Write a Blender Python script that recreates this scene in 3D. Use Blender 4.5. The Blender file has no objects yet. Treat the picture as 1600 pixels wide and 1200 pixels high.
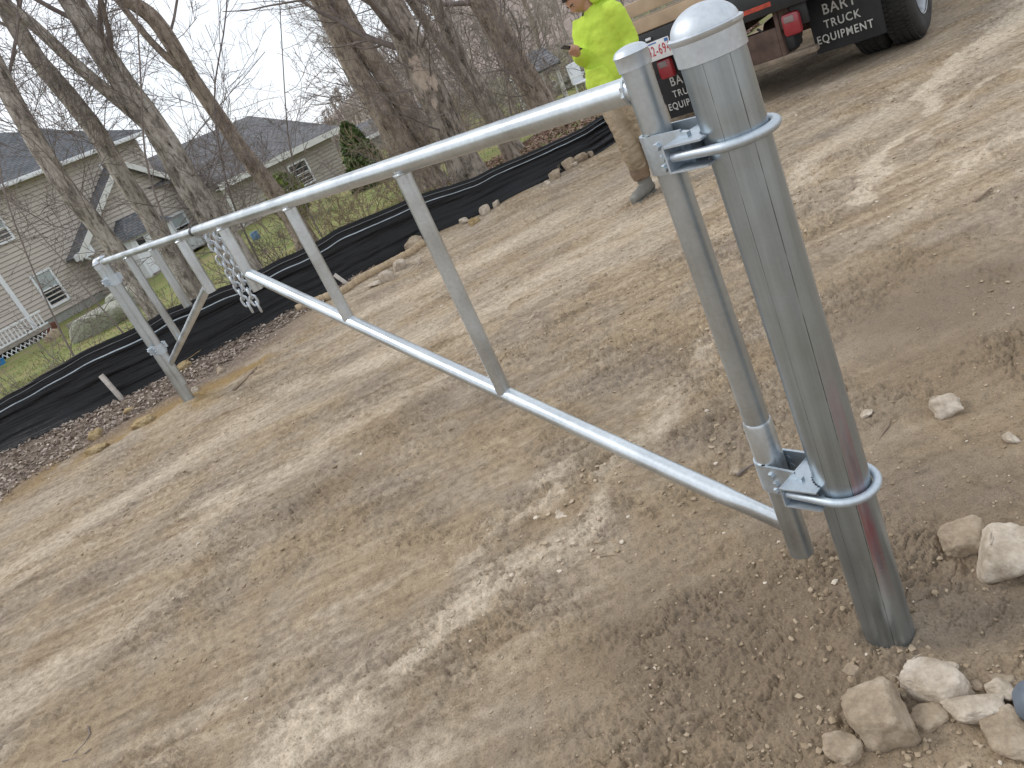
import bpy, bmesh, math, random
import numpy as np
from mathutils import Vector, Matrix
S = bpy.context.scene
COL = S.collection
rng = np.random.default_rng(7)
random.seed(7)

# ------------------------------------------------------------------ camera
EYE = np.array([0., 0., 1.6])
FPX = 1202.0
def _cam_matrix():
    d = np.array([(2009.-800)/FPX, (3221.-600)/FPX, 1.]); d /= np.linalg.norm(d)
    up = -d; f = np.array([0, 0, 1.]); fy = f-up*(f@up); fy /= np.linalg.norm(fy)
    return np.array([np.cross(fy, up), fy, up])
RM = _cam_matrix()
cd = bpy.data.cameras.new('camera'); cam = bpy.data.objects.new('camera', cd); COL.objects.link(cam)
cd.sensor_fit = 'HORIZONTAL'; cd.sensor_width = 36; cd.lens = FPX/1600*36
cd.clip_start = 0.05; cd.clip_end = 3000
M3 = np.stack([RM[:, 0], -RM[:, 1], -RM[:, 2]], axis=1)
cam.matrix_world = Matrix([[*M3[0], 0], [*M3[1], 0], [*M3[2], 1.6], [0, 0, 0, 1]])
S.camera = cam
# ------------------------------------------------------------------ sky, sun, exposure
SUN_EL, SUN_AZ = math.radians(44), math.radians(-62)      # azimuth from +Y clockwise
wd = bpy.data.worlds.new('World'); S.world = wd; wd.use_nodes = True
nt = wd.node_tree; nt.nodes.clear()
def nn(t, ty, **k):
    n = t.nodes.new(ty)
    for a, b in k.items():
        if a in n.inputs: n.inputs[a].default_value = b
        else: setattr(n, a, b)
    return n
sky = nn(nt, 'ShaderNodeTexSky', sky_type='NISHITA', sun_disc=False, sun_elevation=SUN_EL, sun_rotation=SUN_AZ)
tc = nn(nt, 'ShaderNodeTexCoord')
cn = nn(nt, 'ShaderNodeTexNoise'); cn.inputs['Scale'].default_value = 2.2; cn.inputs['Detail'].default_value = 6
cr = nn(nt, 'ShaderNodeValToRGB')
cr.color_ramp.elements[0].position = .32; cr.color_ramp.elements[0].color = (7.6, 8.1, 8.8, 1)
cr.color_ramp.elements[1].position = .62; cr.color_ramp.elements[1].color = (9.4, 9.6, 9.9, 1)
mx = nn(nt, 'ShaderNodeMix', data_type='RGBA'); mx.inputs[0].default_value = .9
bg = nn(nt, 'ShaderNodeBackground'); bg.inputs['Strength'].default_value = .115
ow = nn(nt, 'ShaderNodeOutputWorld')
nt.links.new(tc.outputs['Generated'], cn.inputs['Vector']); nt.links.new(cn.outputs['Fac'], cr.inputs[0])
nt.links.new(sky.outputs[0], mx.inputs[6]); nt.links.new(cr.outputs[0], mx.inputs[7])
nt.links.new(mx.outputs[2], bg.inputs[0]); nt.links.new(bg.outputs[0], ow.inputs[0])
ld = bpy.data.lights.new('sun', 'SUN'); ld.energy = 1.1; ld.angle = math.radians(12); ld.color = (1, .96, .9)
sun = bpy.data.objects.new('sun', ld); COL.objects.link(sun)
sd = Vector((math.sin(SUN_AZ)*math.cos(SUN_EL), math.cos(SUN_AZ)*math.cos(SUN_EL), math.sin(SUN_EL)))
sun.rotation_euler = sd.to_track_quat('Z', 'Y').to_euler(); sun.location = (0, 0, 30)
vs = S.view_settings; vs.view_transform = 'Standard'; vs.look = 'None'; vs.exposure = 0.24; vs.gamma = 1; vs.use_curve_mapping = False

# ------------------------------------------------------------------ measuring helpers (photo pixel -> place in the world)
def ray(x, y): return RM@np.array([(x-800)/FPX, (y-600)/FPX, 1.])
def gp(x, y, z=0.):
    r = ray(x, y); return EYE+r*(z-EYE[2])/r[2]
def at_range(x, y, d):
    r = ray(x, y); return EYE+r*d/math.hypot(r[0], r[1])
def depth(P): return float((RM.T@(np.asarray(P)-EYE))[2])
class Plane:
    def __init__(s, x, y, dist, heading):
        r = ray(x, y); k = dist/math.hypot(r[0], r[1]); s.o = np.array([r[0]*k, r[1]*k, 0.])
        h = math.radians(heading); s.u = np.array([math.sin(h), math.cos(h), 0.]); s.n = np.array([s.u[1], -s.u[0], 0.])
    def sz(s, x, y, off=0.):
        r = ray(x, y); t = ((s.o+s.n*off-EYE)@s.n)/(r@s.n); p = EYE+r*t; return float((p-s.o)@s.u), float(p[2])
    def P(s, a, off, z): return s.o+s.u*a+s.n*off+np.array([0, 0, z])
def v3(*a): return np.array(a, float)
# ------------------------------------------------------------------ noise on numpy arrays
def _h(ix, iy, s):
    a = (ix.astype(np.int64)*374761393+iy.astype(np.int64)*668265263+s*974711) & 0x7fffffff
    a = ((a ^ (a >> 13))*1274126177) & 0x7fffffff
    a = ((a ^ (a >> 15))*2246822519) & 0x7fffffff
    return ((a ^ (a >> 16)) & 0xffff)/65535.
def vn(x, y, s=0):
    ix = np.floor(x); iy = np.floor(y); fx = x-ix; fy = y-iy
    fx = fx*fx*fx*(fx*(fx*6-15)+10); fy = fy*fy*fy*(fy*(fy*6-15)+10)
    a = _h(ix, iy, s); b = _h(ix+1, iy, s); c = _h(ix, iy+1, s); d = _h(ix+1, iy+1, s)
    return (a+(b-a)*fx)*(1-fy)+(c+(d-c)*fx)*fy
def fbm(x, y, o=4, s=0, g=.5):
    t = 0; a = 1.; n = 0
    for i in range(o):
        t = t+a*vn(x*2**i+17.3*i, y*2**i-9.1*i, s+i); n += a; a *= g
    return t/n
def sstep(a, b, x):
    t = np.clip((x-a)/(b-a), 0, 1); return t*t*(3-2*t)
# ------------------------------------------------------------------ the lie of the land
FENCE = np.array([(-14, 6.6), (-8, 7.35), (-5.9, 7.62), (-5.02, 7.66), (-3.89, 7.62), (-3.2, 7.68), (-2.51, 7.78), (-2.0, 8.1), (-1.1, 8.15),
                  (-.41, 8.6), (.54, 8.68), (1.27, 8.76), (2.22, 9.02), (3.0, 9.9), (5, 12.0), (9, 16.2), (16, 23), (40, 46)])
def fence_y(x):
    return (np.interp(x-.25, FENCE[:, 0], FENCE[:, 1])+np.interp(x+.25, FENCE[:, 0], FENCE[:, 1]))/2
def land(x, y):
    d = y-fence_y(x)
    z = -1.25*sstep(.6, 17, d)
    z = z+.05*sstep(-.9, -.1, d)*(1-sstep(.1, .8, d))*(.4+fbm(x*2.2, y*2.2, 2, 5))
    r = np.hypot(x, y); z = z+np.where(r > 60, -(r-60)*.004, 0)
    return z
def lz(x, y): return float(land(np.array([float(x)]), np.array([float(y)]))[0])
def on_land(x, y):                                                   # pixel -> point on the lawn or road
    r = ray(x, y); t = np.linspace(1, 90, 4000); p = EYE+r*t[:, None]
    g = land(p[:, 0], p[:, 1]); k = np.argmax(p[:, 2] < g); return p[k]
# ------------------------------------------------------------------ mesh helpers
def mesh_np(name, V, faces, mats, smooth=True, attr=None):
    me = bpy.data.meshes.new(name)
    fl = [np.asarray(f, np.int32) for f in faces if len(f)]
    nf = sum(len(f) for f in fl); loops = np.concatenate([f.ravel() for f in fl])
    tot = np.concatenate([np.full(len(f), f.shape[1], np.int32) for f in fl]); st = np.concatenate([[0], np.cumsum(tot)[:-1]]).astype(np.int32)
    me.vertices.add(len(V)); me.vertices.foreach_set('co', np.asarray(V, np.float32).ravel())
    me.loops.add(len(loops)); me.loops.foreach_set('vertex_index', loops)
    me.polygons.add(nf); me.polygons.foreach_set('loop_start', st)
    me.update(calc_edges=True); me.validate()
    me.polygons.foreach_set('use_smooth', np.full(len(me.polygons), smooth, bool))
    for m in (mats if isinstance(mats, (list, tuple)) else [mats]): me.materials.append(m)
    for k, a in (attr or {}).items():
        A = me.attributes.new(k, 'FLOAT', 'POINT'); A.data.foreach_set('value', np.asarray(a, np.float32))
    return me
def link(name, me, parent=None, loc=None):
    o = bpy.data.objects.new(name, me); COL.objects.link(o)
    if parent is not None: o.parent = parent
    if loc is not None: o.location = loc
    return o
def tag(o, label=None, cat=None, group=None, kind=None):
    if label: o['label'] = label
    if cat: o['category'] = cat
    if group: o['group'] = group
    if kind: o['kind'] = kind
    return o
def empty(name, loc, label=None, cat=None, group=None):
    o = bpy.data.objects.new(name, None); COL.objects.link(o); o.location = [float(c) for c in loc]
    o.empty_display_size = .2; return tag(o, label, cat, group)
def tubes(P, R, sides=4):
    P = np.asarray(P, float); R = np.asarray(R, float); N, K, _ = P.shape
    T = np.gradient(P, axis=1); T /= np.linalg.norm(T, axis=2, keepdims=True)+1e-9
    ref = np.where(np.abs(T[:, :1, 2:3]) > .8, v3(1, 0, 0), v3(0, 0, 1)); ref = np.broadcast_to(ref, T.shape)
    n1 = np.cross(T, ref); n1 /= np.linalg.norm(n1, axis=2, keepdims=True)+1e-9; n2 = np.cross(T, n1)
    a = np.arange(sides)*2*np.pi/sides
    V = P[:, :, None]+R[:, :, None, None]*(np.cos(a)[:, None]*n1[:, :, None]+np.sin(a)[:, None]*n2[:, :, None])
    i = np.arange(N)[:, None, None]*K*sides; k = np.arange(K-1)[None, :, None]*sides; s = np.arange(sides)[None, None]
    s2 = (s+1) % sides
    F = np.stack([i+k+s, i+k+s2, i+k+sides+s2, i+k+sides+s], -1).reshape(-1, 4)
    return V.reshape(-1, 3), F
LEAN = None
class MB:
    """collects shapes in world coordinates; build() links them as ONE mesh object"""
    def __init__(s): s.v = []; s.f = []; s.m = []
    def face(s, pts, mi=0):
        b = len(s.v); s.v += [tuple(map(float, p)) for p in pts]; s.f.append(list(range(b, b+len(pts)))); s.m.append(mi)
    def add(s, V, F, mi=0):
        b = len(s.v); s.v += [tuple(map(float, p)) for p in V]; s.f += [[int(i)+b for i in f] for f in F]; s.m += [mi]*len(F)
    def box(s, c, hx, hy, hz, mi=0, bev=0.):
        c, hx, hy, hz = map(lambda q: np.asarray(q, float), (c, hx, hy, hz))
        if bev <= 0:
            V = [c+hx*i+hy*j+hz*k for i in (-1, 1) for j in (-1, 1) for k in (-1, 1)]
            s.add(V, [(0, 1, 3, 2), (4, 6, 7, 5), (0, 4, 5, 1), (2, 3, 7, 6), (0, 2, 6, 4), (1, 5, 7, 3)], mi); return
        bm = bmesh.new(); bmesh.ops.create_cube(bm, size=2)
        L = [np.linalg.norm(q) for q in (hx, hy, hz)]
        for v in bm.verts: v.co = Vector((v.co.x*L[0], v.co.y*L[1], v.co.z*L[2]))
        bmesh.ops.bevel(bm, geom=list(bm.edges), offset=min(bev, min(L)*.9), segments=2, affect='EDGES', profile=.5)
        bm.verts.index_update(); E = [hx/L[0], hy/L[1], hz/L[2]]
        s.add([c+E[0]*v.co.x+E[1]*v.co.y+E[2]*v.co.z for v in bm.verts], [[v.index for v in f.verts] for f in bm.faces], mi); bm.free()
    def zbox(s, x0, x1, y0, y1, z0, z1, mi=0, bev=0.):
        s.box(((x0+x1)/2, (y0+y1)/2, (z0+z1)/2), ((x1-x0)/2, 0, 0), (0, (y1-y0)/2, 0), (0, 0, (z1-z0)/2), mi, bev)
    def tube(s, pts, r, n=16, mi=0, caps=True):
        pts = np.asarray(pts, float); r = np.full(len(pts), r) if np.isscalar(r) else np.asarray(r, float)
        V, F = tubes(pts[None], r[None], n); b = len(s.v); s.add(V, F, mi)
        if caps:
            s.f.append([b+i for i in range(n)]); s.m.append(mi)
            e = b+(len(pts)-1)*n; s.f.append([e+i for i in range(n)][::-1]); s.m.append(mi)
    def lathe(s, c, prof, n=40, mi=0, ax=(0, 0, 1)):
        c = np.asarray(c, float); ax = np.asarray(ax, float); ax /= np.linalg.norm(ax)
        q = v3(1, 0, 0) if abs(ax[0]) < .8 else v3(0, 1, 0); e1 = np.cross(ax, q); e1 /= np.linalg.norm(e1); e2 = np.cross(ax, e1)
        b = len(s.v); K = len(prof)
        for r, z in prof:
            for i in range(n):
                a = 2*np.pi*i/n; s.v.append(tuple(c+ax*z+(e1*np.cos(a)+e2*np.sin(a))*r))
        for k in range(K-1):
            for i in range(n):
                j = (i+1) % n; s.f.append([b+k*n+i, b+k*n+j, b+(k+1)*n+j, b+(k+1)*n+i]); s.m.append(mi)
    def prism(s, poly, off, mi=0):
        """closed solid from a polygon (3-D points) pushed by the vector off"""
        p = [np.asarray(q, float) for q in poly]; o = np.asarray(off, float); n = len(p)
        s.add(p+[q+o for q in p], [list(range(n))[::-1], list(range(n, 2*n))]+[[i, (i+1) % n, n+(i+1) % n, n+i] for i in range(n)], mi)
    def build(s, name, mats, parent=None, sharp=32, weld=False):
        org = np.array(parent.matrix_basis.translation) if parent is not None and parent.parent is None else np.zeros(3)
        if parent is not None and parent.parent is not None: org = np.array(parent.parent.matrix_basis.translation)
        if parent is None:
            A = np.array(s.v); org = np.array([(A[:, 0].min()+A[:, 0].max())/2, (A[:, 1].min()+A[:, 1].max())/2, A[:, 2].min()])
        A = np.array(s.v, float)
        if LEAN is not None: A = LEAN(A)
        me = bpy.data.meshes.new(name); V = A-org
        me.from_pydata([tuple(q) for q in V], [], s.f)
        for m in (mats if isinstance(mats, (list, tuple)) else [mats]): me.materials.append(m)
        me.polygons.foreach_set('material_index', s.m)
        if True:
            bm = bmesh.new(); bm.from_mesh(me)
            if weld: bmesh.ops.remove_doubles(bm, verts=bm.verts, dist=1e-5)
            bmesh.ops.recalc_face_normals(bm, faces=bm.faces)
            uv = bm.loops.layers.uv.new('UVMap'); Z = Vector((0, 0, 1))
            for f in bm.faces:
                f.smooth = True; n = f.normal; h = Z.cross(n)
                if h.length < 1e-3: h = Vector((1, 0, 0))
                h.normalize(); w = n.cross(h)
                for l in f.loops: l[uv].uv = (l.vert.co.dot(h), l.vert.co.dot(w))
            bm.to_mesh(me); bm.free()
        me.set_sharp_from_angle(angle=math.radians(sharp))
        o = bpy.data.objects.new(name, me); COL.objects.link(o)
        if parent is None: o.location = [float(c) for c in org]
        else: o.parent = parent
        return o
# ------------------------------------------------------------------ materials
def mat(name, col=(.5, .5, .5), rough=.6, metal=0., spec=.5):
    m = bpy.data.materials.new(name); m.use_nodes = True; t = m.node_tree
    b = t.nodes['Principled BSDF']; b.inputs['Base Color'].default_value = (*col, 1); b.inputs['Roughness'].default_value = rough
    b.inputs['Metallic'].default_value = metal; b.inputs['Specular IOR Level'].default_value = spec
    return m, t, b
def lk(t, a, b): t.links.new(a, b)
def noise(t, scale, detail=4, vec=None, rough=.55, mapscale=None, coord='Object'):
    n = t.nodes.new('ShaderNodeTexNoise'); n.inputs['Scale'].default_value = scale; n.inputs['Detail'].default_value = detail; n.inputs['Roughness'].default_value = rough
    if vec is None:
        c = t.nodes.new('ShaderNodeTexCoord'); vec = c.outputs[coord]
    if mapscale:
        mp = t.nodes.new('ShaderNodeMapping'); mp.inputs['Scale'].default_value = mapscale; lk(t, vec, mp.inputs[0]); vec = mp.outputs[0]
    lk(t, vec, n.inputs['Vector']); return n.outputs['Fac']
def ramp(t, fac, stops):
    r = t.nodes.new('ShaderNodeValToRGB'); e = r.color_ramp.elements
    while len(e) < len(stops): e.new(.5)
    for q, (p, c) in zip(e, stops):
        q.position = p; q.color = (*c, 1) if not np.isscalar(c) else (c, c, c, 1)
    lk(t, fac, r.inputs[0]); return r.outputs[0]
def mixc(t, fac, a, b, mode='MIX'):
    m = t.nodes.new('ShaderNodeMix'); m.data_type = 'RGBA'; m.blend_type = mode
    for s, q in ((0, fac), (6, a), (7, b)):
        if hasattr(q, 'links') or hasattr(q, 'is_linked'): lk(t, q, m.inputs[s])
        else: m.inputs[s].default_value = q if s == 0 else (*q, 1)
    return m.outputs[2]
def math_(t, op, a, b=None, c=None):
    m = t.nodes.new('ShaderNodeMath'); m.operation = op
    for i, q in enumerate((a, b, c)):
        if q is None: continue
        if hasattr(q, 'is_linked'): lk(t, q, m.inputs[i])
        else: m.inputs[i].default_value = q
    return m.outputs[0]
def bump(t, b, h, strength=.3, dist=.02):
    n = t.nodes.new('ShaderNodeBump'); n.inputs['Strength'].default_value = strength; n.inputs['Distance'].default_value = dist
    lk(t, h, n.inputs['Height']); lk(t, n.outputs[0], b.inputs['Normal'])
def attr(t, name):
    a = t.nodes.new('ShaderNodeAttribute'); a.attribute_name = name; return a.outputs['Fac']
def simple(name, col, rough=.6, metal=0., var=.25, scale=8, bs=.15, bd=.005, spec=.5):
    m, t, b = mat(name, col, rough, metal, spec)
    f = noise(t, scale, 5); lo = tuple(c*(1-var) for c in col); hi = tuple(min(1, c*(1+var)) for c in col)
    lk(t, ramp(t, f, [(.3, lo), (.7, hi)]), b.inputs['Base Color'])
    if bs: bump(t, b, noise(t, scale*5, 4), bs, bd)
    return m
def galv(name, base, rough, streak=.0, dull=1.):
    m, t, b = mat(name, base, rough, .92)
    c = t.nodes.new('ShaderNodeTexCoord').outputs['Object']
    big = noise(t, 5, 4, c, .6); fine = noise(t, 90, 3, c)
    sc = noise(t, 1, 5, c, .75, (9, 9, 40)); sc = ramp(t, sc, [(.62, .5), (.7, .8)])
    v = math_(t, 'ADD', math_(t, 'MULTIPLY', big, .55), math_(t, 'ADD', math_(t, 'MULTIPLY', fine, .25), math_(t, 'MULTIPLY', sc, .2)))
    if streak:
        st = noise(t, 1, 4, c, .6, (38, 38, 1.3)); v = math_(t, 'ADD', math_(t, 'MULTIPLY', v, 1-streak), math_(t, 'MULTIPLY', st, streak))
    lo = tuple(q*.66 for q in base); hi = tuple(min(1, q*1.2) for q in base)
    lk(t, ramp(t, v, [(.28, lo), (.68, hi)]), b.inputs['Base Color'])
    rr = ramp(t, big, [(.3, rough*.8), (.7, min(1, rough*1.35))]); lk(t, rr, b.inputs['Roughness'])
    bump(t, b, math_(t, 'ADD', math_(t, 'MULTIPLY', fine, .2), big), .10, .0022)
    return m, t, b, c
M = {}
M['rail'] = galv('galvanised_rail', (.58, .625, .66), .33)[0]
M['dull'] = galv('galvanised_dull', (.47, .505, .525), .36, .3)[0]
M['strap'] = galv('galvanised_hardware', (.52, .58, .635), .48)[0]
M['cap'] = galv('cast_cap', (.58, .625, .67), .46)[0]
m, t, b, c = galv('galvanised_post', (.385, .44, .485), .32, .65)
# seams down the post and a faint red paint mark on its side
sx = t.nodes.new('ShaderNodeSeparateXYZ'); lk(t, c, sx.inputs[0])
ang = math_(t, 'ARCTAN2', sx.outputs[1], sx.outputs[0])
def band(t, a, c0, w):
    return math_(t, 'LESS_THAN', math_(t, 'ABSOLUTE', math_(t, 'SUBTRACT', a, c0)), w)
base_in = b.inputs['Base Color'].links[0].from_socket
seams = math_(t, 'ADD', band(t, ang, -1.64, .016), band(t, ang, -2.45, .008))
wob = noise(t, 14, 3, c); seams = math_(t, 'MULTIPLY', seams, ramp(t, wob, [(.35, .15), (.55, .9)]))
c1 = mixc(t, seams, base_in, (.10, .10, .10))
red = math_(t, 'MULTIPLY', band(t, ang, -1.36, .24), math_(t, 'MULTIPLY', ramp(t, sx.outputs[2], [(.15, 0.), (.38, 1.)]), ramp(t, sx.outputs[2], [(.55, 1.), (.85, 0.)])))
red = math_(t, 'MULTIPLY', red, ramp(t, noise(t, 9, 4, c, .6, (3, 3, .5)), [(.35, .1), (.62, .75)]))
c2 = mixc(t, red, c1, (.42, .12, .13)); lk(t, c2, b.inputs['Base Color']); M['post'] = m
M['black_band'] = simple('black_rubber', (.015, .015, .016), .6)
# dirt ground
def ground_material():
    m, t, b = mat('ground_soil', (.3, .23, .16), .95, 0, .2)
    c = t.nodes.new('ShaderNodeTexCoord').outputs['Object']
    n1 = noise(t, 2.3, 6, c, .6); n2 = noise(t, 26, 5, c, .65); n3 = noise(t, 160, 3, c, .7)
    st = noise(t, 1, 5, c, .62, None)
    mp = t.nodes.new('ShaderNodeMapping'); mp.inputs['Rotation'].default_value = (0, 0, math.radians(-26)); mp.inputs['Scale'].default_value = (1.1, 14, 1); lk(t, c, mp.inputs[0])
    st = noise(t, 1, 5, mp.outputs[0], .62)
    hue = noise(t, 1.7, 4, c, .6)
    dm = math_(t, 'ADD', math_(t, 'MULTIPLY', n1, .35), math_(t, 'ADD', math_(t, 'MULTIPLY', st, .4), math_(t, 'MULTIPLY', n2, .25)))
    damp = mixc(t, ramp(t, hue, [(.42, 0.), (.6, 1.)]), ramp(t, dm, [(.36, (.205, .150, .096)), (.5, (.315, .240, .158)), (.62, (.41, .325, .222))]), ramp(t, dm, [(.36, (.195, .152, .112)), (.5, (.305, .248, .188)), (.62, (.40, .332, .258))]))
    dry = ramp(t, n2, [(.3, (.45, .365, .27)), (.7, (.60, .51, .40))])
    dd = math_(t, 'SUBTRACT', math_(t, 'ADD', math_(t, 'MULTIPLY', st, .55), math_(t, 'ADD', math_(t, 'MULTIPLY', n2, .28), math_(t, 'MULTIPLY', n3, .17))), .5)
    d = math_(t, 'ADD', attr(t, 'dry'), math_(t, 'MULTIPLY', dd, 1.5))
    col = mixc(t, ramp(t, d, [(.10, 0.), (1.0, 1.)]), damp, dry)
    wet = math_(t, 'MULTIPLY', attr(t, 'wet'), ramp(t, n2, [(.3, .4), (.6, 1.)]))
    col = mixc(t, wet, col, (.195, .146, .100))
    col = mixc(t, attr(t, 'ochre'), col, mixc(t, n2, (.20, .125, .05), (.40, .28, .13)))
    col = mixc(t, .7, col, ramp(t, n3, [(.28, .35), (.46, .95), (.8, 1.25)]), 'MULTIPLY')  # dark pits: crevice shade put into the soil colour with the fine noise
    col = mixc(t, .5, col, ramp(t, n2, [(.28, .55), (.5, 1.), (.75, 1.2)]), 'MULTIPLY')
    lit = ramp(t, noise(t, 38, 4, c, .7), [(.3, (.075, .055, .042)), (.5, (.19, .148, .118)), (.7, (.34, .275, .23))])
    col = mixc(t, attr(t, 'litter'), col, lit)
    gr = ramp(t, math_(t, 'ADD', math_(t, 'MULTIPLY', noise(t, 1.3, 5, c), .6), math_(t, 'MULTIPLY', noise(t, 22, 3, c), .4)), [(.36, (.27, .205, .125)), (.46, (.225, .215, .085)), (.62, (.145, .195, .06))])
    col = mixc(t, attr(t, 'grass'), col, gr)
    lk(t, col, b.inputs['Base Color'])
    lk(t, ramp(t, attr(t, 'wet'), [(0, .95), (1, .72)]), b.inputs['Roughness'])
    h = math_(t, 'ADD', math_(t, 'MULTIPLY', n2, .8), math_(t, 'MULTIPLY', n3, .35)); bump(t, b, h, .85, .014)
    return m
M['ground'] = ground_material()
def rock_material(name, a, bcol, cc):
    m, t, b = mat(name, a, .9, 0, .25); c = t.nodes.new('ShaderNodeTexCoord').outputs['Object']
    f = noise(t, 14, 6, c, .65); g = noise(t, 90, 4, c, .7)
    col = ramp(t, f, [(.3, a), (.5, bcol), (.68, cc)]); col = mixc(t, .5, col, ramp(t, g, [(.25, .55), (.55, 1.), (.8, 1.2)]), 'MULTIPLY')
    lk(t, col, b.inputs['Base Color']); bump(t, b, math_(t, 'ADD', f, math_(t, 'MULTIPLY', g, .4)), .6, .012); return m
M['rock'] = rock_material('fieldstone', (.22, .17, .12), (.34, .27, .195), (.44, .365, .28))
M['rock_pale'] = rock_material('pale_stone', (.30, .24, .175), (.47, .40, .32), (.60, .53, .45))
M['rock_tan'] = rock_material('ochre_clod', (.25, .17, .08), (.38, .28, .15), (.46, .37, .23))
M['boulder'] = rock_material('boulder', (.20, .20, .15), (.34, .34, .28), (.46, .46, .42))
def fabric_mat():
    m, t, b = mat('black_geotextile', (.006, .006, .007), .42, 0, .25)
    c = t.nodes.new('ShaderNodeTexCoord').outputs['Object']
    f = noise(t, 3, 4, c, .6, (1, 1, 9)); lk(t, ramp(t, f, [(.3, (.003, .003, .0035)), (.7, (.009, .009, .011))]), b.inputs['Base Color'])
    d = noise(t, 9, 5, c); lk(t, ramp(t, d, [(.3, .26), (.7, .46)]), b.inputs['Roughness'])
    bump(t, b, noise(t, 1, 5, c, .6, (.8, .8, 46)), .8, .022); return m
M['fabric'] = fabric_mat()
M['stripe'] = simple('white_tape', (.36, .41, .45), .6)
M['straw'] = simple('straw_netting', (.38, .29, .19), .95, 0, .3, 30, .6, .01)
M['stake'] = simple('weathered_stake', (.50, .46, .42), .8, 0, .25, 20, .3)
def bark_mat(name, a, bb, cc, patch=None):
    m, t, b = mat(name, a, .95, 0, .15); c = t.nodes.new('ShaderNodeTexCoord').outputs['Object']
    f = noise(t, 1, 6, c, .7, (9, 9, 2.4)); g = noise(t, 1, 5, c, .72, (30, 30, 11)); p = noise(t, 1, 5, c, .68, (8, 8, 5))
    col = ramp(t, math_(t, 'ADD', math_(t, 'MULTIPLY', f, .65), math_(t, 'MULTIPLY', g, .35)), [(.40, tuple(q*.7 for q in a)), (.48, bb), (.58, cc)])
    col = mixc(t, ramp(t, p, [(.52, 0.), (.60, .85)]), col, mixc(t, g, tuple(q*.55 for q in a), bb))
    if patch: col = mixc(t, attr(t, 'bare'), col, ramp(t, g, [(.3, (.38, .29, .225)), (.55, patch)]))
    lk(t, col, b.inputs['Base Color']); bump(t, b, math_(t, 'ADD', f, math_(t, 'MULTIPLY', g, .5)), .9, .05); return m
M['bark'] = bark_mat('bark_grey_brown', (.10, .085, .072), (.36, .318, .275), (.55, .50, .45))
M['bark_red'] = bark_mat('bark_reddish', (.15, .115, .092), (.30, .24, .195), (.40, .335, .28))
M['bark_peel'] = bark_mat('bark_peeling', (.085, .068, .054), (.29, .245, .205), (.44, .385, .33), (.58, .47, .39))
M['bark_pale'] = bark_mat('bark_pale', (.18, .145, .115), (.32, .27, .225), (.42, .36, .31))
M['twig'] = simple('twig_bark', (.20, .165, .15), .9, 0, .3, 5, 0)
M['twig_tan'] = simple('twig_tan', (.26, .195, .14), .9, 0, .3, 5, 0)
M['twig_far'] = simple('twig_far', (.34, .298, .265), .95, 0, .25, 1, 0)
def siding(name, col):
    m, t, b = mat(name, col, .55, 0, .35); c = t.nodes.new('ShaderNodeTexCoord').outputs['Object']
    lk(t, ramp(t, noise(t, .7, 4, c), [(.3, tuple(q*.9 for q in col)), (.7, tuple(min(1, q*1.07) for q in col))]), b.inputs['Base Color']); return m
M['siding'] = siding('siding_beige', (.49, .44, .39)); M['siding_d'] = siding('siding_dark_shade', (.37, .335, .29))  # second is a darker copy, shade of the gable side wall in its colour
def shingle(name, a, bb):
    m, t, b = mat(name, a, .95, 0, .2); u = t.nodes.new('ShaderNodeTexCoord').outputs['UV']
    br = t.nodes.new('ShaderNodeTexBrick'); br.inputs['Scale'].default_value = 1; br.inputs['Brick Width'].default_value = .32; br.inputs['Row Height'].default_value = .15
    br.inputs['Mortar Size'].default_value = .014; br.inputs['Color1'].default_value = (*a, 1); br.inputs['Color2'].default_value = (*bb, 1); br.inputs['Mortar'].default_value = tuple(q*.45 for q in a)+(1,)
    lk(t, u, br.inputs['Vector']); col = mixc(t, .6, br.outputs['Color'], ramp(t, noise(t, 1.1, 5, u), [(.3, .7), (.7, 1.2)]), 'MULTIPLY')
    lk(t, col, b.inputs['Base Color']); bump(t, b, br.outputs['Fac'], .5, -.02); return m
M['shingle'] = shingle('roof_shingle', (.115, .125, .14), (.165, .17, .18)); M['shingle_b'] = shingle('roof_shingle_warm', (.15, .15, .16), (.215, .21, .215))
M['trim'] = simple('white_trim', (.74, .76, .79), .5, 0, .06, 3, 0); M['fascia'] = simple('fascia_white', (.66, .66, .64), .6, 0, .08, 3, 0)
m, t, b = mat('window_glass', (.03, .035, .04), .06, 0, .6); M['glass'] = m
M['blind'] = simple('window_blind', (.36, .40, .40), .5, 0, .12, 2, 0)
M['curtain'] = simple('brown_blind', (.24, .17, .13), .7, 0, .1, 2, 0)
M['shade_dark'] = simple('vent_opening_shade', (.02, .02, .02), .8, 0, .1, 3, 0)  # near-black colour for the shade inside the vent
M['concrete'] = simple('concrete', (.30, .30, .28), .9, 0, .2, 4, .3)
M['mulch'] = simple('red_mulch', (.14, .055, .035), .95, 0, .4, 14, .6, .02)
M['timber'] = simple('edging_timber', (.30, .27, .24), .9, 0, .25, 6, .2)
M['blue'] = simple('blue_plastic', (.03, .22, .52), .4, 0, .1)
M['tarp'] = simple('faded_blue_tarp', (.12, .22, .36), .5, 0, .3, 9)
M['leafgreen'] = simple('evergreen_foliage', (.080, .118, .035), .8, 0, .5, 6, 0)
M['leafgreen2'] = simple('yellow_green_foliage', (.15, .19, .045), .8, 0, .4, 6, 0)
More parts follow.
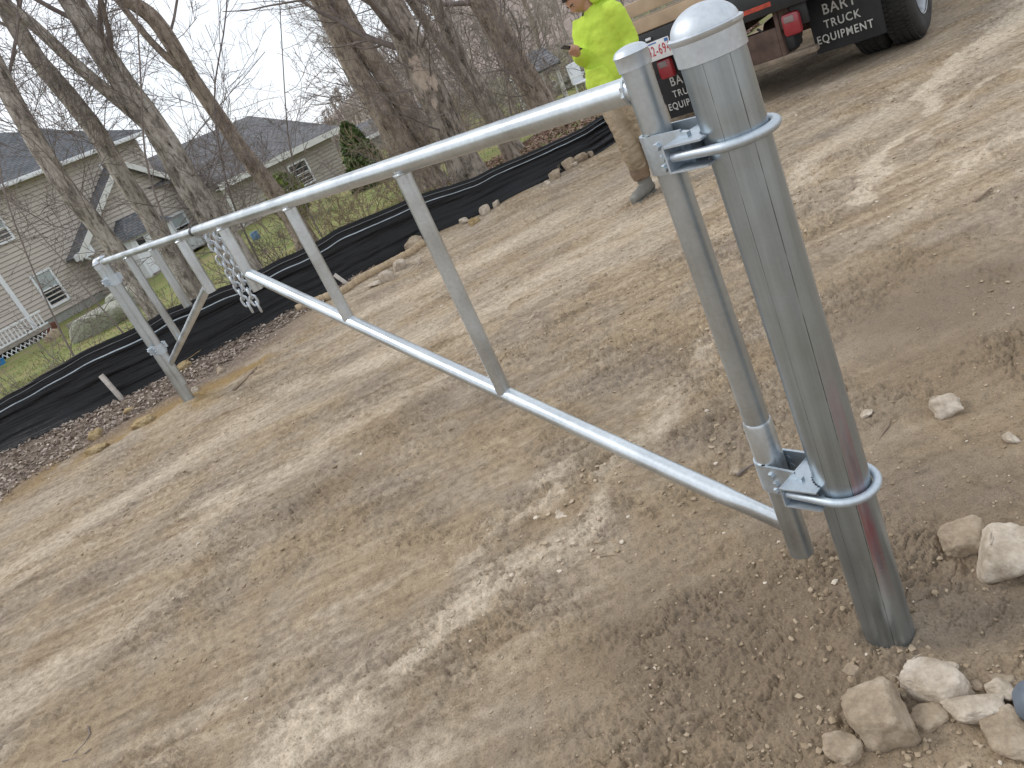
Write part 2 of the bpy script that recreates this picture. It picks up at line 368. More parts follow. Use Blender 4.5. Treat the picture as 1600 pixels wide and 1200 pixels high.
# truck, person
M['truck_black'] = simple('truck_black_paint', (.018, .019, .022), .42, 0, .3, 9, .1)
M['rust'] = simple('rusty_steel', (.105, .068, .055), .85, .1, .4, 7, .4, .006)
M['dusty'] = simple('dusty_steel', (.20, .16, .12), .9, 0, .35, 9, .3)
M['tyre'] = simple('tyre_rubber', (.028, .027, .026), .85, 0, .35, 9, .1)
M['rim'] = simple('aluminium_rim', (.36, .38, .40), .42, .85, .25, 9, 0)
m, t, b = mat('tail_lens', (.28, .02, .03), .3, 0, .6); b.inputs['Coat Weight'].default_value = .4; M['lens'] = m
M['lens_clear'] = simple('clear_lens', (.24, .19, .19), .25, 0, .1)
M['flap'] = simple('mudflap_rubber', (.016, .018, .022), .5, 0, .5, 4, .15)
M['letter'] = simple('white_lettering', (.55, .55, .53), .7, 0, .22, 25, 0)
M['plate'] = simple('plate_white', (.72, .72, .73), .4, 0, .05, 5, 0); M['plate_red'] = simple('plate_red_ink', (.45, .06, .07), .5, 0, .05); M['plate_blue'] = simple('plate_blue_ink', (.05, .16, .42), .5)
M['redtape'] = simple('red_reflective_tape', (.40, .055, .03), .5, 0, .35, 12, 0)
M['plank'] = simple('sawn_timber', (.42, .315, .215), .85, 0, .2, 4, .25)
m, t, b = mat('hi_vis_fleece', (.5, .7, .06), .85, 0, .2); c = t.nodes.new('ShaderNodeTexCoord').outputs['Object']
lk(t, ramp(t, noise(t, 6, 4, c), [(.3, (.43, .59, .07)), (.7, (.53, .69, .09))]), b.inputs['Base Color']); bump(t, b, noise(t, 11, 4, c), .5, .03); M['hivis'] = m
M['print'] = simple('chest_print', (.25, .42, .03), .9)
m, t, b = mat('tan_canvas', (.34, .26, .175), .9, 0, .2); c = t.nodes.new('ShaderNodeTexCoord').outputs['Object']
lk(t, ramp(t, noise(t, 8, 5, c), [(.3, (.235, .185, .125)), (.7, (.37, .30, .215))]), b.inputs['Base Color']); bump(t, b, noise(t, 1, 4, c, .6, (12, 12, 26)), .7, .03); M['canvas'] = m
M['canvas_mud'] = simple('muddy_canvas', (.19, .135, .09), .95, 0, .3, 9, .4, .01)
m, t, b = mat('skin', (.44, .25, .17), .5, 0, .4); b.inputs['Subsurface Weight'].default_value = .06; b.inputs['Subsurface Radius'].default_value = (.01, .004, .002); M['skin'] = m
M['hair'] = simple('dark_hair', (.012, .010, .010), .6, 0, .3, 40, .4)
M['boot'] = simple('grey_rubber_boot', (.19, .185, .165), .6, 0, .3, 7, .2); M['boot_blue'] = simple('dusty_blue_grey_boot', (.13, .155, .19), .45, 0, .35, 9, .15)
M['phone'] = simple('black_phone', (.012, .012, .014), .2, 0, .1, 5, 0); m, t, b = mat('eye_white', (.75, .73, .70), .2); M['eye'] = m; M['lip'] = simple('lip', (.34, .15, .12), .5, 0, .1)
# ================================================================== GROUND
def seg_field(X, Y, pts, soft):
    """1 on the polyline (px,py,halfwidth m) fading to 0 over its width"""
    out = np.zeros_like(X); q = [(*gp(a, b)[:2], w) for a, b, w in pts]
    for (x0, y0, w0), (x1, y1, w1) in zip(q[:-1], q[1:]):
        dx, dy = x1-x0, y1-y0; t = np.clip(((X-x0)*dx+(Y-y0)*dy)/(dx*dx+dy*dy+1e-9), 0, 1)
        d = np.hypot(X-x0-t*dx, Y-y0-t*dy); w = w0+(w1-w0)*t
        out = np.maximum(out, 1-sstep(w*(1-soft), w*(1+soft), d))
    return out
def blob(X, Y, x, y, rx, ry=None, rot=0):
    p = gp(x, y); ry = ry or rx; a = math.radians(rot); dx, dy = X-p[0], Y-p[1]
    return np.exp(-(((dx*math.cos(a)+dy*math.sin(a))/rx)**2+((-dx*math.sin(a)+dy*math.cos(a))/ry)**2))
def build_ground():
    az = np.radians(np.concatenate([np.linspace(-180, -62, 24)[:-1], np.linspace(-62, -40, 60)[:-1], np.linspace(-40, 48, 1150)[:-1], np.linspace(48, 75, 60)[:-1], np.linspace(75, 180, 22)]))[:-1]
    rr = np.concatenate([np.exp(np.linspace(math.log(.55), math.log(14), 1000)), np.exp(np.linspace(math.log(14.3), math.log(60), 110)), np.exp(np.linspace(math.log(63), math.log(1500), 30))])
    A, R = np.meshgrid(az, rr, indexing='ij'); X = R*np.sin(A); Y = R*np.cos(A)
    d = Y-fence_y(X); Z = land(X, Y)
    road = 1-sstep(-.25, .05, d)
    h = math.radians(64); a = X*math.sin(h)+Y*math.cos(h); b = X*math.cos(h)-Y*math.sin(h)     # along / across the wheel tracks
    a = a+.25*fbm(X*.4, Y*.4, 2, 40)
    st = fbm(a*.55, b*4.5, 4, 11)
    dry = np.zeros_like(X)
    wob = (fbm(X*3.2, Y*3.2, 5, 21, .6)-.5); brk = np.clip(sstep(.25, .62, .55*fbm(a*2.2, b*9, 4, 25, .6)+.45*fbm(X*7, Y*7, 4, 26, .6)), 0, 1)
    Xw = X+wob*.35; Yw = Y+(fbm(X*3.2+9, Y*3.2, 4, 23)-.5)*.35
    S_ = [([(400, 1260, .13), (540, 1090, .15), (655, 1000, .13), (760, 930, .10), (830, 880, .10), (890, 835, .10), (930, 790, .07)], .9, .85),
          ([(560, 1230, .2), (760, 1030, .16), (900, 900, .12)], 1., .28),
          ([(722, 874, .03), (775, 825, .06), (820, 790, .06), (872, 755, .05)], 1., .6),
          ([(925, 800, .06), (965, 745, .07), (1030, 660, .12), (1090, 565, .10), (1125, 520, .08)], 1., .6),
          ([(-60, 1140, .17), (90, 1045, .19), (210, 965, .19), (310, 905, .16), (420, 830, .12)], 1., .5),
          ([(-60, 930, .35), (80, 850, .34), (200, 770, .30), (330, 690, .25), (440, 620, .2)], 1., .30),
          ([(330, 800, .16), (420, 745, .17), (500, 700, .16), (610, 630, .18), (720, 580, .15)], 1., .42),
          ([(430, 610, .14), (600, 560, .16), (780, 480, .2), (930, 390, .18), (1010, 340, .14)], 1., .42),
          ([(580, 480, .14), (760, 400, .18), (960, 310, .22), (1200, 200, .25)], 1., .35),
          ([(1450, 172, .07), (1470, 128, .11), (1515, 95, .13), (1560, 50, .16), (1612, -4, .2)], .5, .72),
          ([(1334, 312, .05), (1375, 258, .075), (1414, 210, .07)], .6, .68),
          ([(1228, 310, .10), (1270, 250, .13), (1367, 180, .12), (1420, 130, .1)], 1., .42),
          ([(1452, 212, .03), (1542, 125, .06), (1610, 100, .08)], .9, .5),
          ([(1530, 262, .06), (1575, 225, .06), (1612, 208, .08)], .7, .6), ([(1300, 420, .10), (1400, 330, .10), (1480, 290, .1)], 1., .35)]
    for p, so, g in S_: dry = np.maximum(dry, g*seg_field(Xw, Yw, p, so)*(.35+1.0*brk))
    far = sstep(3.4, 5.5, R)
    dry = dry+.30*(st-.47)*2.2*road+.26*far*road
    wet = blob(X, Y, 1540, 480, .5, .9)*.8+blob(X, Y, 1080, 1010, .30, .22)*.75+blob(X, Y, 1300, 1130, .22)*.35+blob(X, Y, 660, 640, .30, .16)*.5+blob(X, Y, 1180, 950, .14)*.4+blob(X, Y, 520, 760, .5, .14, 25)*.35+blob(X, Y, 1230, 130, 1.2, .5, -40)*.3  # last patch darkens the ground beneath the truck axle
    wet = wet+.38*blob(X, Y, 1130, 1000, .75, .5)+.32*blob(X, Y, 1480, 620, .8, .9)+.3*blob(X, Y, 1420, 900, .5)
    wet = np.clip(wet*(.5+1.1*fbm(X*4, Y*4, 3, 31)), 0, 1)*road
    dry = np.clip(dry, 0, 1)*(1-.8*wet)
    # strip of leaves between road and fence on the left, litter and lawn beyond
    strip = sstep(-1.35, -.75, d+.5*(fbm(X*2.3, Y*2.3, 3, 51)-.5)-.25*sstep(-3.2, -5, X)*-1)*sstep(-1.0, -2.2, X)*(1-sstep(0, .2, d))
    strip = np.clip(strip+sstep(-1.9, -1.1, d+.5*(fbm(X*2.3, Y*2.3, 3, 52)-.5))*sstep(-3.4, -4.6, X)*(1-sstep(0, .2, d)), 0, 1)
    beyond = sstep(-.05, .15, d)
    litR = beyond*np.clip(sstep(.2, 1.6, X+.5*(fbm(X, Y, 3, 61)-.5)*3)*(1-sstep(5.5, 9.5, d)), 0, 1)
    litN = beyond*(1-sstep(.5, 1.6, d+1.2*(fbm(X*1.4, Y*1.4, 3, 62)-.5)))*.75
    mott = sstep(.40, .6, fbm(X*.8, Y*.8, 4, 63))*beyond*(.35+.4*sstep(-3.5, -1, X))
    litter = np.clip(np.maximum.reduce([strip, litR, litN, mott]), 0, 1)
    ochre = np.clip(sstep(-1.75, -1.25, d+.6*(fbm(X*2.6, Y*2.6, 3, 71)-.5))*(1-sstep(-.75, -.4, d))*sstep(-1.2, -2., X)*(1-sstep(4.1, 4.7, -X)), 0, 1)*road*sstep(.36, .58, fbm(X*3, Y*3, 3, 72))
    grass = beyond
    # relief
    rough = np.clip(.30+.5*wet+.9*np.clip(sstep(.5, .66, fbm(X*1.6, Y*1.6, 3, 81)), 0, 1)-.4*dry, .15, 1.4)*road
    near = 1-sstep(7, 15, R)
    ua, ub = a*.72, b*1.25                                            # lumps a little drawn out along the tracks
    bil = lambda f, o, sd: np.abs(2*fbm(ua*f, ub*f, o, sd, .55)-1)      # lumps with sharp crevices between them
    patch = sstep(.46, .62, fbm(a*1.5, b*2.4, 4, 87, .62)); rough = np.clip(rough*.42+1.1*patch*road, .08, 1.5)*(.5+fbm(X*5, Y*5, 3, 89))
    for px_, py_, q_ in ((860, 860, .22), (700, 690, .2), (1060, 830, .2), (1450, 330, .4)): rough = np.maximum(rough, 1.0*blob(X, Y, px_, py_, q_)*road)
    clod = bil(13, 4, 91); cl2 = bil(33, 3, 95); crk = 1-sstep(.0, .07, bil(17, 3, 96))
    trk = (fbm(a*1.2, b*9, 4, 97)-.5)
    Z = Z+road*(.030*(fbm(a*.6, b*2.2, 3, 99)-.5)+.016*trk)+near*rough*(.019*clod+.012*cl2-.006*crk*patch+.007*(fbm(X*80, Y*80, 2, 98)-.5))
    # tyre ribs pressed in the two tracks
    Z = Z+(strip+beyond*.6)*.03*(fbm(X*9, Y*9, 4, 101)-.5)*(1-sstep(14, 24, R))
    # a collar of loose soil where each gate post was set
    for px, py in ((.57, 1.385), (-2.58, 6.52)):
        q = np.hypot(X-px, Y-py); Z = Z+.016*np.exp(-((q-.09)/.06)**2)*(.3+1.4*fbm(X*18, Y*18, 3, 111))
    na, nr = X.shape; V = np.stack([X, Y, Z], -1).reshape(-1, 3)
    i = np.arange(na)[:, None]; j = np.arange(nr-1)[None]; i2 = (i+1) % na
    F = np.stack([i*nr+j, i2*nr+j, i2*nr+j+1, i*nr+j+1], -1).reshape(-1, 4)
    c = len(V); V = np.vstack([V, [[0, 0, 0]]]); k = np.arange(na); F2 = np.stack([((k+1) % na)*nr, k*nr, np.full(na, c)], -1)
    f = lambda q: np.append(q.ravel(), 0)
    me = mesh_np('ground', V, [F[:, ::-1], F2[:, ::-1]], M['ground'], True, dict(dry=f(np.clip(dry, 0, 1)*road*(1-.45*patch*(1-sstep(.5, .8, dry)))), wet=f(wet), litter=f(litter), grass=f(grass), ochre=f(ochre)))
    return tag(link('ground', me), kind='structure')
ground = build_ground()
def ground_z(x, y): return lz(x, y)

# ================================================================== GATE
GP0 = v3(.57, 1.385, 0); GP1 = v3(-2.58, 6.52, 0)
GU = GP1-GP0; GL = float(np.linalg.norm(GU)); GU /= GL; GW = v3(GU[1], -GU[0], 0); UZ = v3(0, 0, 1)
def ell_tube(mb, pts, rad, flat, n=18):
    """tube whose rings are ellipses: rad[i] along flat, second value across"""
    pts = np.asarray(pts, float); flat = np.asarray(flat, float); K = len(pts); b = len(mb.v); T = np.gradient(pts, axis=0)
    for p, t, (ra, rb) in zip(pts, T, rad):
        t = t/np.linalg.norm(t); e2 = np.cross(t, flat); e2 /= np.linalg.norm(e2); e1 = np.cross(e2, t)
        for i in range(n):
            q = 2*np.pi*i/n; mb.v.append(tuple(p+e1*ra*math.cos(q)+e2*rb*math.sin(q)))
    for k in range(K-1):
        for i in range(n): mb.f.append([b+k*n+i, b+k*n+(i+1) % n, b+(k+1)*n+(i+1) % n, b+(k+1)*n+i]); mb.m.append(0)
    for e in (b, b+(K-1)*n): mb.f.append([e+i for i in range(n)]); mb.m.append(0)
def hinge(root, P, u, z, sp, rp, rpost):
    w = np.cross(u, UZ); h = .040
    def X(s, l, dz): return P+u*s+w*l+UZ*(z+dz)
    m = MB(); ro = rp+.0075; ri = rp+.001
    A = np.radians(np.linspace(-105, 105, 17))
    prof = [(sp+ro*math.cos(a), ro*math.sin(a)) for a in A]+[(sp+ri*math.cos(a), ri*math.sin(a)) for a in A[::-1]]
    for k in range(len(A)-1):
        q = [prof[k], prof[k+1], prof[-2-k], prof[-1-k]]
        m.prism([X(s, l, -h) for s, l in q], UZ*2*h)
    for sg in (-1, 1):
        m.prism([X(sp, sg*ri, -h), X(sp, sg*ro, -h), X(rpost+.03, sg*(ro+.002), -h), X(rpost+.03, sg*(ri+.002), -h)], UZ*2*h)
        m.prism([X(rpost+.032, sg*(ro+.001), -h*.9), X(rpost+.032, sg*(ri-.004), -h*.9), X(rpost+.006, sg*(ri-.004+.012), -h*.9), X(rpost+.006, sg*(ro+.013), -h*.9)], UZ*1.8*h)
    o = m.build('hinge_strap', M['strap'], root)
    m = MB(); wl = rpost+.028
    m.prism([X(rpost+.040, -wl, -.026), X(rpost+.040, wl, -.026), X(rpost+.044, wl, -.026), X(rpost+.044, -wl, -.026)], UZ*.0523)
    for zz in (-.026, .0225):
        pts = [(-wl, rpost+.0395), (-wl+.008, rpost*.30)]
        for i, q in enumerate(np.radians(np.linspace(-72, 72, 31))):
            rr_ = rpost+(.0045 if i % 2 else .0008); pts.append((rr_*math.sin(q), rr_*math.cos(q)))
        pts += [(wl-.008, rpost*.30), (wl, rpost+.0395)]
        m.prism([X(s, l, zz) for l, s in pts], UZ*.0038)
    m.build('saddle_clamp', M['strap'], o)
    m = MB(); a = rpost+.0115; pts = [X(rpost+.039, -a, 0), X(rpost+.03, -a, 0), X(0, -a, 0)]+[X(-a*math.cos(q), a*math.sin(q), 0) for q in np.radians(np.linspace(-84, 84, 29))]+[X(0, a, 0), X(rpost+.03, a, 0), X(rpost+.039, a, 0)]
    m.tube(pts, .0098, 12); m.build('u_bolt', M['strap'], o)
    for sg in (-1, 1):
        for ss, dz in ((.152, .018), (.146, -.006), (.151, -.026)):
            m = MB(); c = X(ss, sg*(ro+.001), dz); m.tube([c-w*sg*.008, c+w*sg*.003, c+w*sg*.0075], [.0085, .0085, .0068], 6); m.build('bolt', M['strap'], o)
    m = MB(); m.tube([X(rpost+.028, -ro-.01, .004), X(rpost+.028, ro+.01, .004)], .005, 10); m.build('bolt', M['strap'], o)
def gate_post(P, u, top, zs, rpost, label, matp):
    r = empty('gate_post', P, label, 'gate post', 'steel gate posts')
    m = MB(); m.lathe(P, [(rpost, -.35), (rpost, .3), (rpost, .7), (rpost, top-.045)], 64); m.build('post_pipe', matp, r)
    m = MB(); c = P; rc = rpost
    prof = [(rc+.0008, top-.090), (rc+.0035, top-.089), (rc+.0042, top-.052), (rc+.0075, top-.047), (rc+.008, top-.042), (rc+.004, top-.040)]
    for q in np.radians(np.linspace(6, 88, 14)): prof.append(((rc+.002)*math.cos(q), top-.044+.044*math.sin(q)))
    prof.append((.0008, top)); m.lathe(c, prof, 64); m.build('post_cap', M['cap'], r, sharp=28)
    for z in zs: hinge(r, P, u, z, .175, .0305, rpost)
    return r
RP = .0585
LR = v3(.925, -.38, 0)
def near_lean(A):                                                     # the near post and the pipe hung on it stand a degree off plumb
    s = (A-GP0)@GU; return A+LR*((.016-.0185*A[:, 2:3])*np.clip(1-np.abs(s[:, None])/1.1, 0, 1))
LEAN = near_lean
gate_post(GP0, GU, 1.518, (1.284, .474), RP, 'thick galvanised steel gate post with domed cap nearest the camera', M['post'])
LEAN = None
gate_post(GP1, -GU, 1.368, (1.172, .535), .049, 'distant galvanised steel gate post beside the black silt fence', M['dull'])
def G(s, z, off=0.): return GP0+GU*s+GW*off+UZ*z
def end_cap(m, c, r):
    m.lathe(c, [(r+.001, -.026), (r+.0035, -.026), (r+.004, -.001), (r+.0055, .002), (r+.004, .005)]+[((r+.003)*math.cos(q), .005+.013*math.sin(q)) for q in np.radians(np.linspace(10, 88, 8))]+[(.0008, .018)], 36)
def leaf(label, sp, top, low, rail, rr, brace, uprights, collar, z0):
    r = empty('swing_gate_leaf', G(sp, 0), label, 'gate', 'two leaves of the swing gate')
    m = MB(); m.tube([G(sp, z0), G(sp, z0+.2), G(sp, top-.02)], .0300, 28); hp = m.build('hinge_pipe', M['dull'], r)
    m = MB(); end_cap(m, G(sp, top-.016), .030); m.build('pipe_cap', M['cap'], hp, sharp=28)
    if collar:
        m = MB(); m.tube([G(sp, low+.005), G(sp, low+.165), G(sp, low+.172)], [.034, .034, .0312], 28); m.build('pipe_collar', M['rail'], hp)
    m = MB(); (s0, za), (s1, zb) = rail; m.tube([G(s, za+(zb-za)*(s-s0)/(s1-s0)) for s in np.linspace(s0, s1, 9)], rr, 24)
    tr_ = m.build('top_rail', M['rail'], r)
    def bead(c, e1, e2, rr1, rr2, par):
        m = MB(); q = np.linspace(0, 2*np.pi, 33); m.tube([c+e1*rr1*math.cos(k)*(1+.03*rng.normal())+e2*rr2*math.sin(k)*(1+.03*rng.normal()) for k in q], .0042*(.8+.5*rng.random(33)), 7, 0, False); m.build('weld_bead', M['rail'], par)
    dn = 1 if collar else -1; bead(G(s0+dn*.014, za), GW, UZ, rr+.001, rr+.001, tr_)
    (a, b), (c, d) = brace; m = MB(); q = [(0, .017), (.03, .018), (.05, .022), (.065, .0265), (.5, .0265), (1, .0265)] if collar else [(0, .016), (.06, .02), (.12, .023), (1, .023)]
    P_ = [G(a+(c-a)*t, b+(d-b)*t) for t, _ in q]
    ell_tube(m, P_, [(.0262+.006*max(0, 1-(w/.024)), w) for _, w in q], UZ); m.build('diagonal_brace', M['rail'], r)
    for s, z1, zb_, ra, fl in uprights:
        m = MB()
        if fl: ell_tube(m, [G(s, z1), G(s, z1-.6*(z1-zb_)), G(s, zb_+.13), G(s, zb_+.05), G(s, zb_)], [(ra, ra), (ra, ra), (ra*.92, ra), (ra*.6, ra*1.05), (ra*.28, ra*1.1)], GU)
        else: m.tube([G(s, z1), G(s, (z1+zb_)/2), G(s, zb_)], ra, 24)
        up_ = m.build('upright', M['dull'] if fl else M['rail'], r); zr = za+(zb-za)*(s-s0)/(s1-s0)
        bead(G(s, zr-rr*.93), GU, GW, ra+.001, ra+.001, up_)
    return r
LEAN = near_lean
leaf('nearer gate leaf with long top rail and diagonal brace, hinged on the thick near post', .175, 1.492, .450, ((.19, 1.413), (3.275, 1.367)), .0268, ((.19, .300), (2.90, 1.115)),
     [(1.155, 1.39, .60, .0255, False), (2.04, 1.375, .86, .0245, False), (2.875, 1.36, 1.02, .0275, False)], True, .214)
LEAN = None
leaf('shorter far gate leaf with steep brace, hinged on the distant post', GL-.175, 1.372, .535, ((GL-.19, 1.325), (3.335, 1.367)), .0235, ((GL-.20, .40), (3.66, 1.05)),
     [(3.62, 1.345, 1.02, .0285, False), (4.27, 1.335, .93, .0265, True), (5.01, 1.325, .66, .0265, True)], False, .19)
m = MB(); m.tube([G(3.262, 1.3672), G(3.35, 1.3672)], .0222, 24)
tag(m.build('joint_sleeve', M['black_band']), 'black sleeve in the gap between the two top rails', 'sleeve')
def chain(s, off, ztop, n, label):
    m = MB(); p = .0405
    for k in range(n):
        a = (GU if k % 2 else GW)*1.0; ang = .5+.2*math.sin(k*2.1); e = (GU*math.cos(ang)+GW*math.sin(ang)) if k % 2 else (-GU*math.sin(ang)+GW*math.cos(ang))
        c = G(s+.004*math.sin(k*1.7), ztop-k*p, off+.004*math.cos(k*2.3)); pts = []
        for q in np.linspace(0, 2*np.pi, 15)[:-1]: pts.append(c+e*.0165*math.cos(q)+UZ*(.0225*math.sin(q)+(.006 if math.sin(q) > 0 else -.006)))
        P_ = np.array(pts+[pts[0], pts[1]]); V, F = tubes(P_[None], np.full((1, len(P_)), .0064), 8); m.add(V, F)
    tag(m.build('chain', M['cap']), label, 'chain', 'chains hanging from the gate joint')
chain(3.27, .034, 1.345, 12, 'galvanised chain strand hanging from the rail joint, on the side of the far post')
chain(3.13, .034, 1.35, 12, 'galvanised chain strand hanging from the rail joint, on the side of the near upright')
# ================================================================== SILT FENCE
def build_fence():
    xs = np.linspace(-9.5, 4.6, 560); ft = np.array([(-14, .5), (-6.5, .43), (-5.02, .41), (-3.89, .55), (-3.3, .56), (-2.5, .53), (-2, .46), (-1.13, .53), (-.41, .465), (.54, .36), (1.27, .32), (2.22, .315), (4.6, .38)])
    top = np.convolve(np.pad(np.interp(xs, ft[:, 0], ft[:, 1]), 20, mode='edge'), np.ones(41)/41, 'valid')+.005*np.sin(xs*2.1); yb = fence_y(xs); g = land(xs, yb)-.03
    nv = 34; t = np.linspace(0, 1, nv)
    X, T = np.meshgrid(xs, t, indexing='ij'); Y = yb[:, None]+0*T; gz = g[:, None]
    fold = (fbm(X*.45, T*7+X*.12, 4, 201)-.5)*.065+(fbm(X*.9, T*19-X*.2, 3, 203)-.5)*.034
    Y = Y+.13*T+fold*np.sin(np.pi*np.clip(T*1.05, 0, 1))**.5-.10*(1-T)**3
    Z = gz+(top[:, None]+.03)*T+.006*np.sin(X*40)*T*0
    V = np.stack([X, Y, Z], -1)
    r = empty('silt_fence', (-2.5, 7.8, 0), 'long black fabric silt fence with a white stripe along the road edge', 'silt fence')
    org = v3(-2.5, 7.8, 0)
    def sheet(name, V, mt, th, off=0.):
        na, nb, _ = V.shape; back = V+v3(0, th, 0); A = np.concatenate([V.reshape(-1, 3), back.reshape(-1, 3)])-org; n = na*nb
        i = np.arange(na-1)[:, None]*nb; j = np.arange(nb-1)[None]; F = np.stack([i+j, i+nb+j, i+nb+j+1, i+j+1], -1).reshape(-1, 4)
        jt = np.arange(na-1)*nb+nb-1; E_ = np.stack([jt, jt+nb, jt+nb+n, jt+n], -1); jb = np.arange(na-1)*nb; E2 = np.stack([jb, jb+n, jb+nb+n, jb+nb], -1)
        return link(name, mesh_np(name, A, [F, (F+n)[:, ::-1], E_, E2], mt), r)
    sheet('fabric', V, M['fabric'], .006)
    def strip(t0, t1, th):
        k = np.linspace(t0, t1, 4); out = np.zeros((len(xs), 4, 3))
        for q, tt in enumerate(k):
            f = tt*(nv-1); a = int(f); w = f-a; out[:, q] = V[:, a]*(1-w)+V[:, a+1]*w
        return out+v3(0, -th, 0)
    sheet('white_stripe', strip(.778, .796, .004), M['stripe'], .003)
    m = MB(); P_ = strip(.915, .925, .006)[:, 0]; m.tube(P_[::3], .0035, 6); m.build('hem_cord', simple('grey_cord', (.16, .17, .18), .7), r)
build_fence()
def stake(px0, px1, rad, label, lift=0.):
    a = gp(*px0); a[2] = lz(a[0], a[1])-.03; r = ray(*px1); k = math.hypot(a[0], a[1])/math.hypot(r[0], r[1]); b = EYE+r*k; b[1] += .03
    m = MB(); d = (b-a); d /= np.linalg.norm(d); e1 = np.cross(d, v3(0, 1, 0)); e1 /= np.linalg.norm(e1); e2 = np.cross(d, e1)
    c = (a+b)/2; m.box(c, e1*rad, e2*rad, d*np.linalg.norm(b-a)/2, 0, .003)
    tag(m.build('wooden_stake', M['stake']), label, 'stake', 'wooden stakes along the silt fence')
stake((196, 630), (156, 588), .021, 'tall pale wooden stake leaning on the silt fence near the distant post')
stake((134, 645), (134, 632), .016, 'short pale stake stub in the leaf litter in front of the silt fence')
stake((552, 452), (522, 430), .018, 'thin pale stake leaning on the silt fence behind the gate brace')
# straw wattle rolled along the foot of the fence
def wattle(pxs, r, label):
    P_ = []
    for x, y in pxs:
        p = gp(x, y); p[2] = lz(p[0], p[1])+r*.55; P_.append(p)
    P_ = np.array(P_); tt = np.linspace(0, len(P_)-1, 40); Q = np.stack([np.interp(tt, np.arange(len(P_)), P_[:, i]) for i in range(3)], 1)
    Q += (rng.random(Q.shape)-.5)*.006; m = MB(); m.tube(Q, r*(.95+.10*rng.random(40)), 14); tag(m.build('straw_wattle', M['straw']), label, 'straw roll', 'straw rolls at the foot of the fence')
wattle([(470, 492), (500, 478), (540, 462), (575, 442)], .042, 'tan straw roll at the fence foot, left of the thin pale stake')
wattle([(560, 450), (600, 428), (640, 405), (665, 388)], .046, 'tan straw roll at the fence foot between the two middle uprights')
# ================================================================== VEGETATION
def unit(v): return v/(np.linalg.norm(v, axis=-1, keepdims=True)+1e-9)
def grow(P, R, n, t0, t1, lf, ang, rf, K, curl=.25, lift=.15, sel=None, g=None):
    """children of the branches P (N,K,3): n each, vectorised"""
    g = g or rng; N, K0, _ = P.shape
    idx = np.repeat(np.arange(N), n); t = t0+(t1-t0)*g.random(len(idx)); f = t*(K0-1); a = np.minimum(f.astype(int), K0-2); w = (f-a)[:, None]
    p = P[idx, a]*(1-w)+P[idx, a+1]*w; tan = unit(P[idx, a+1]-P[idx, a]); r0 = (R[idx, a]*(1-w[:, 0])+R[idx, a+1]*w[:, 0])*rf*(.7+.5*g.random(len(idx)))
    L = np.linalg.norm(np.diff(P, axis=1), axis=2).sum(1)[idx]
    q = unit(np.cross(tan, unit(g.normal(size=tan.shape)))); an = np.radians(ang*(.6+.8*g.random(len(idx))))[:, None]
    d = unit(tan*np.cos(an)+q*np.sin(an)); ln = L*lf*(.5+.8*g.random(len(idx)))*(1-.55*t)
    out = np.zeros((len(idx), K, 3)); out[:, 0] = p; step = (ln/(K-1))[:, None]
    for k in range(1, K):
        d = unit(d+curl*g.normal(size=d.shape)*.5+np.array([0, 0, lift])); out[:, k] = out[:, k-1]+d*step
    rad = r0[:, None]*np.linspace(1, .25, K)[None]
    return out, rad
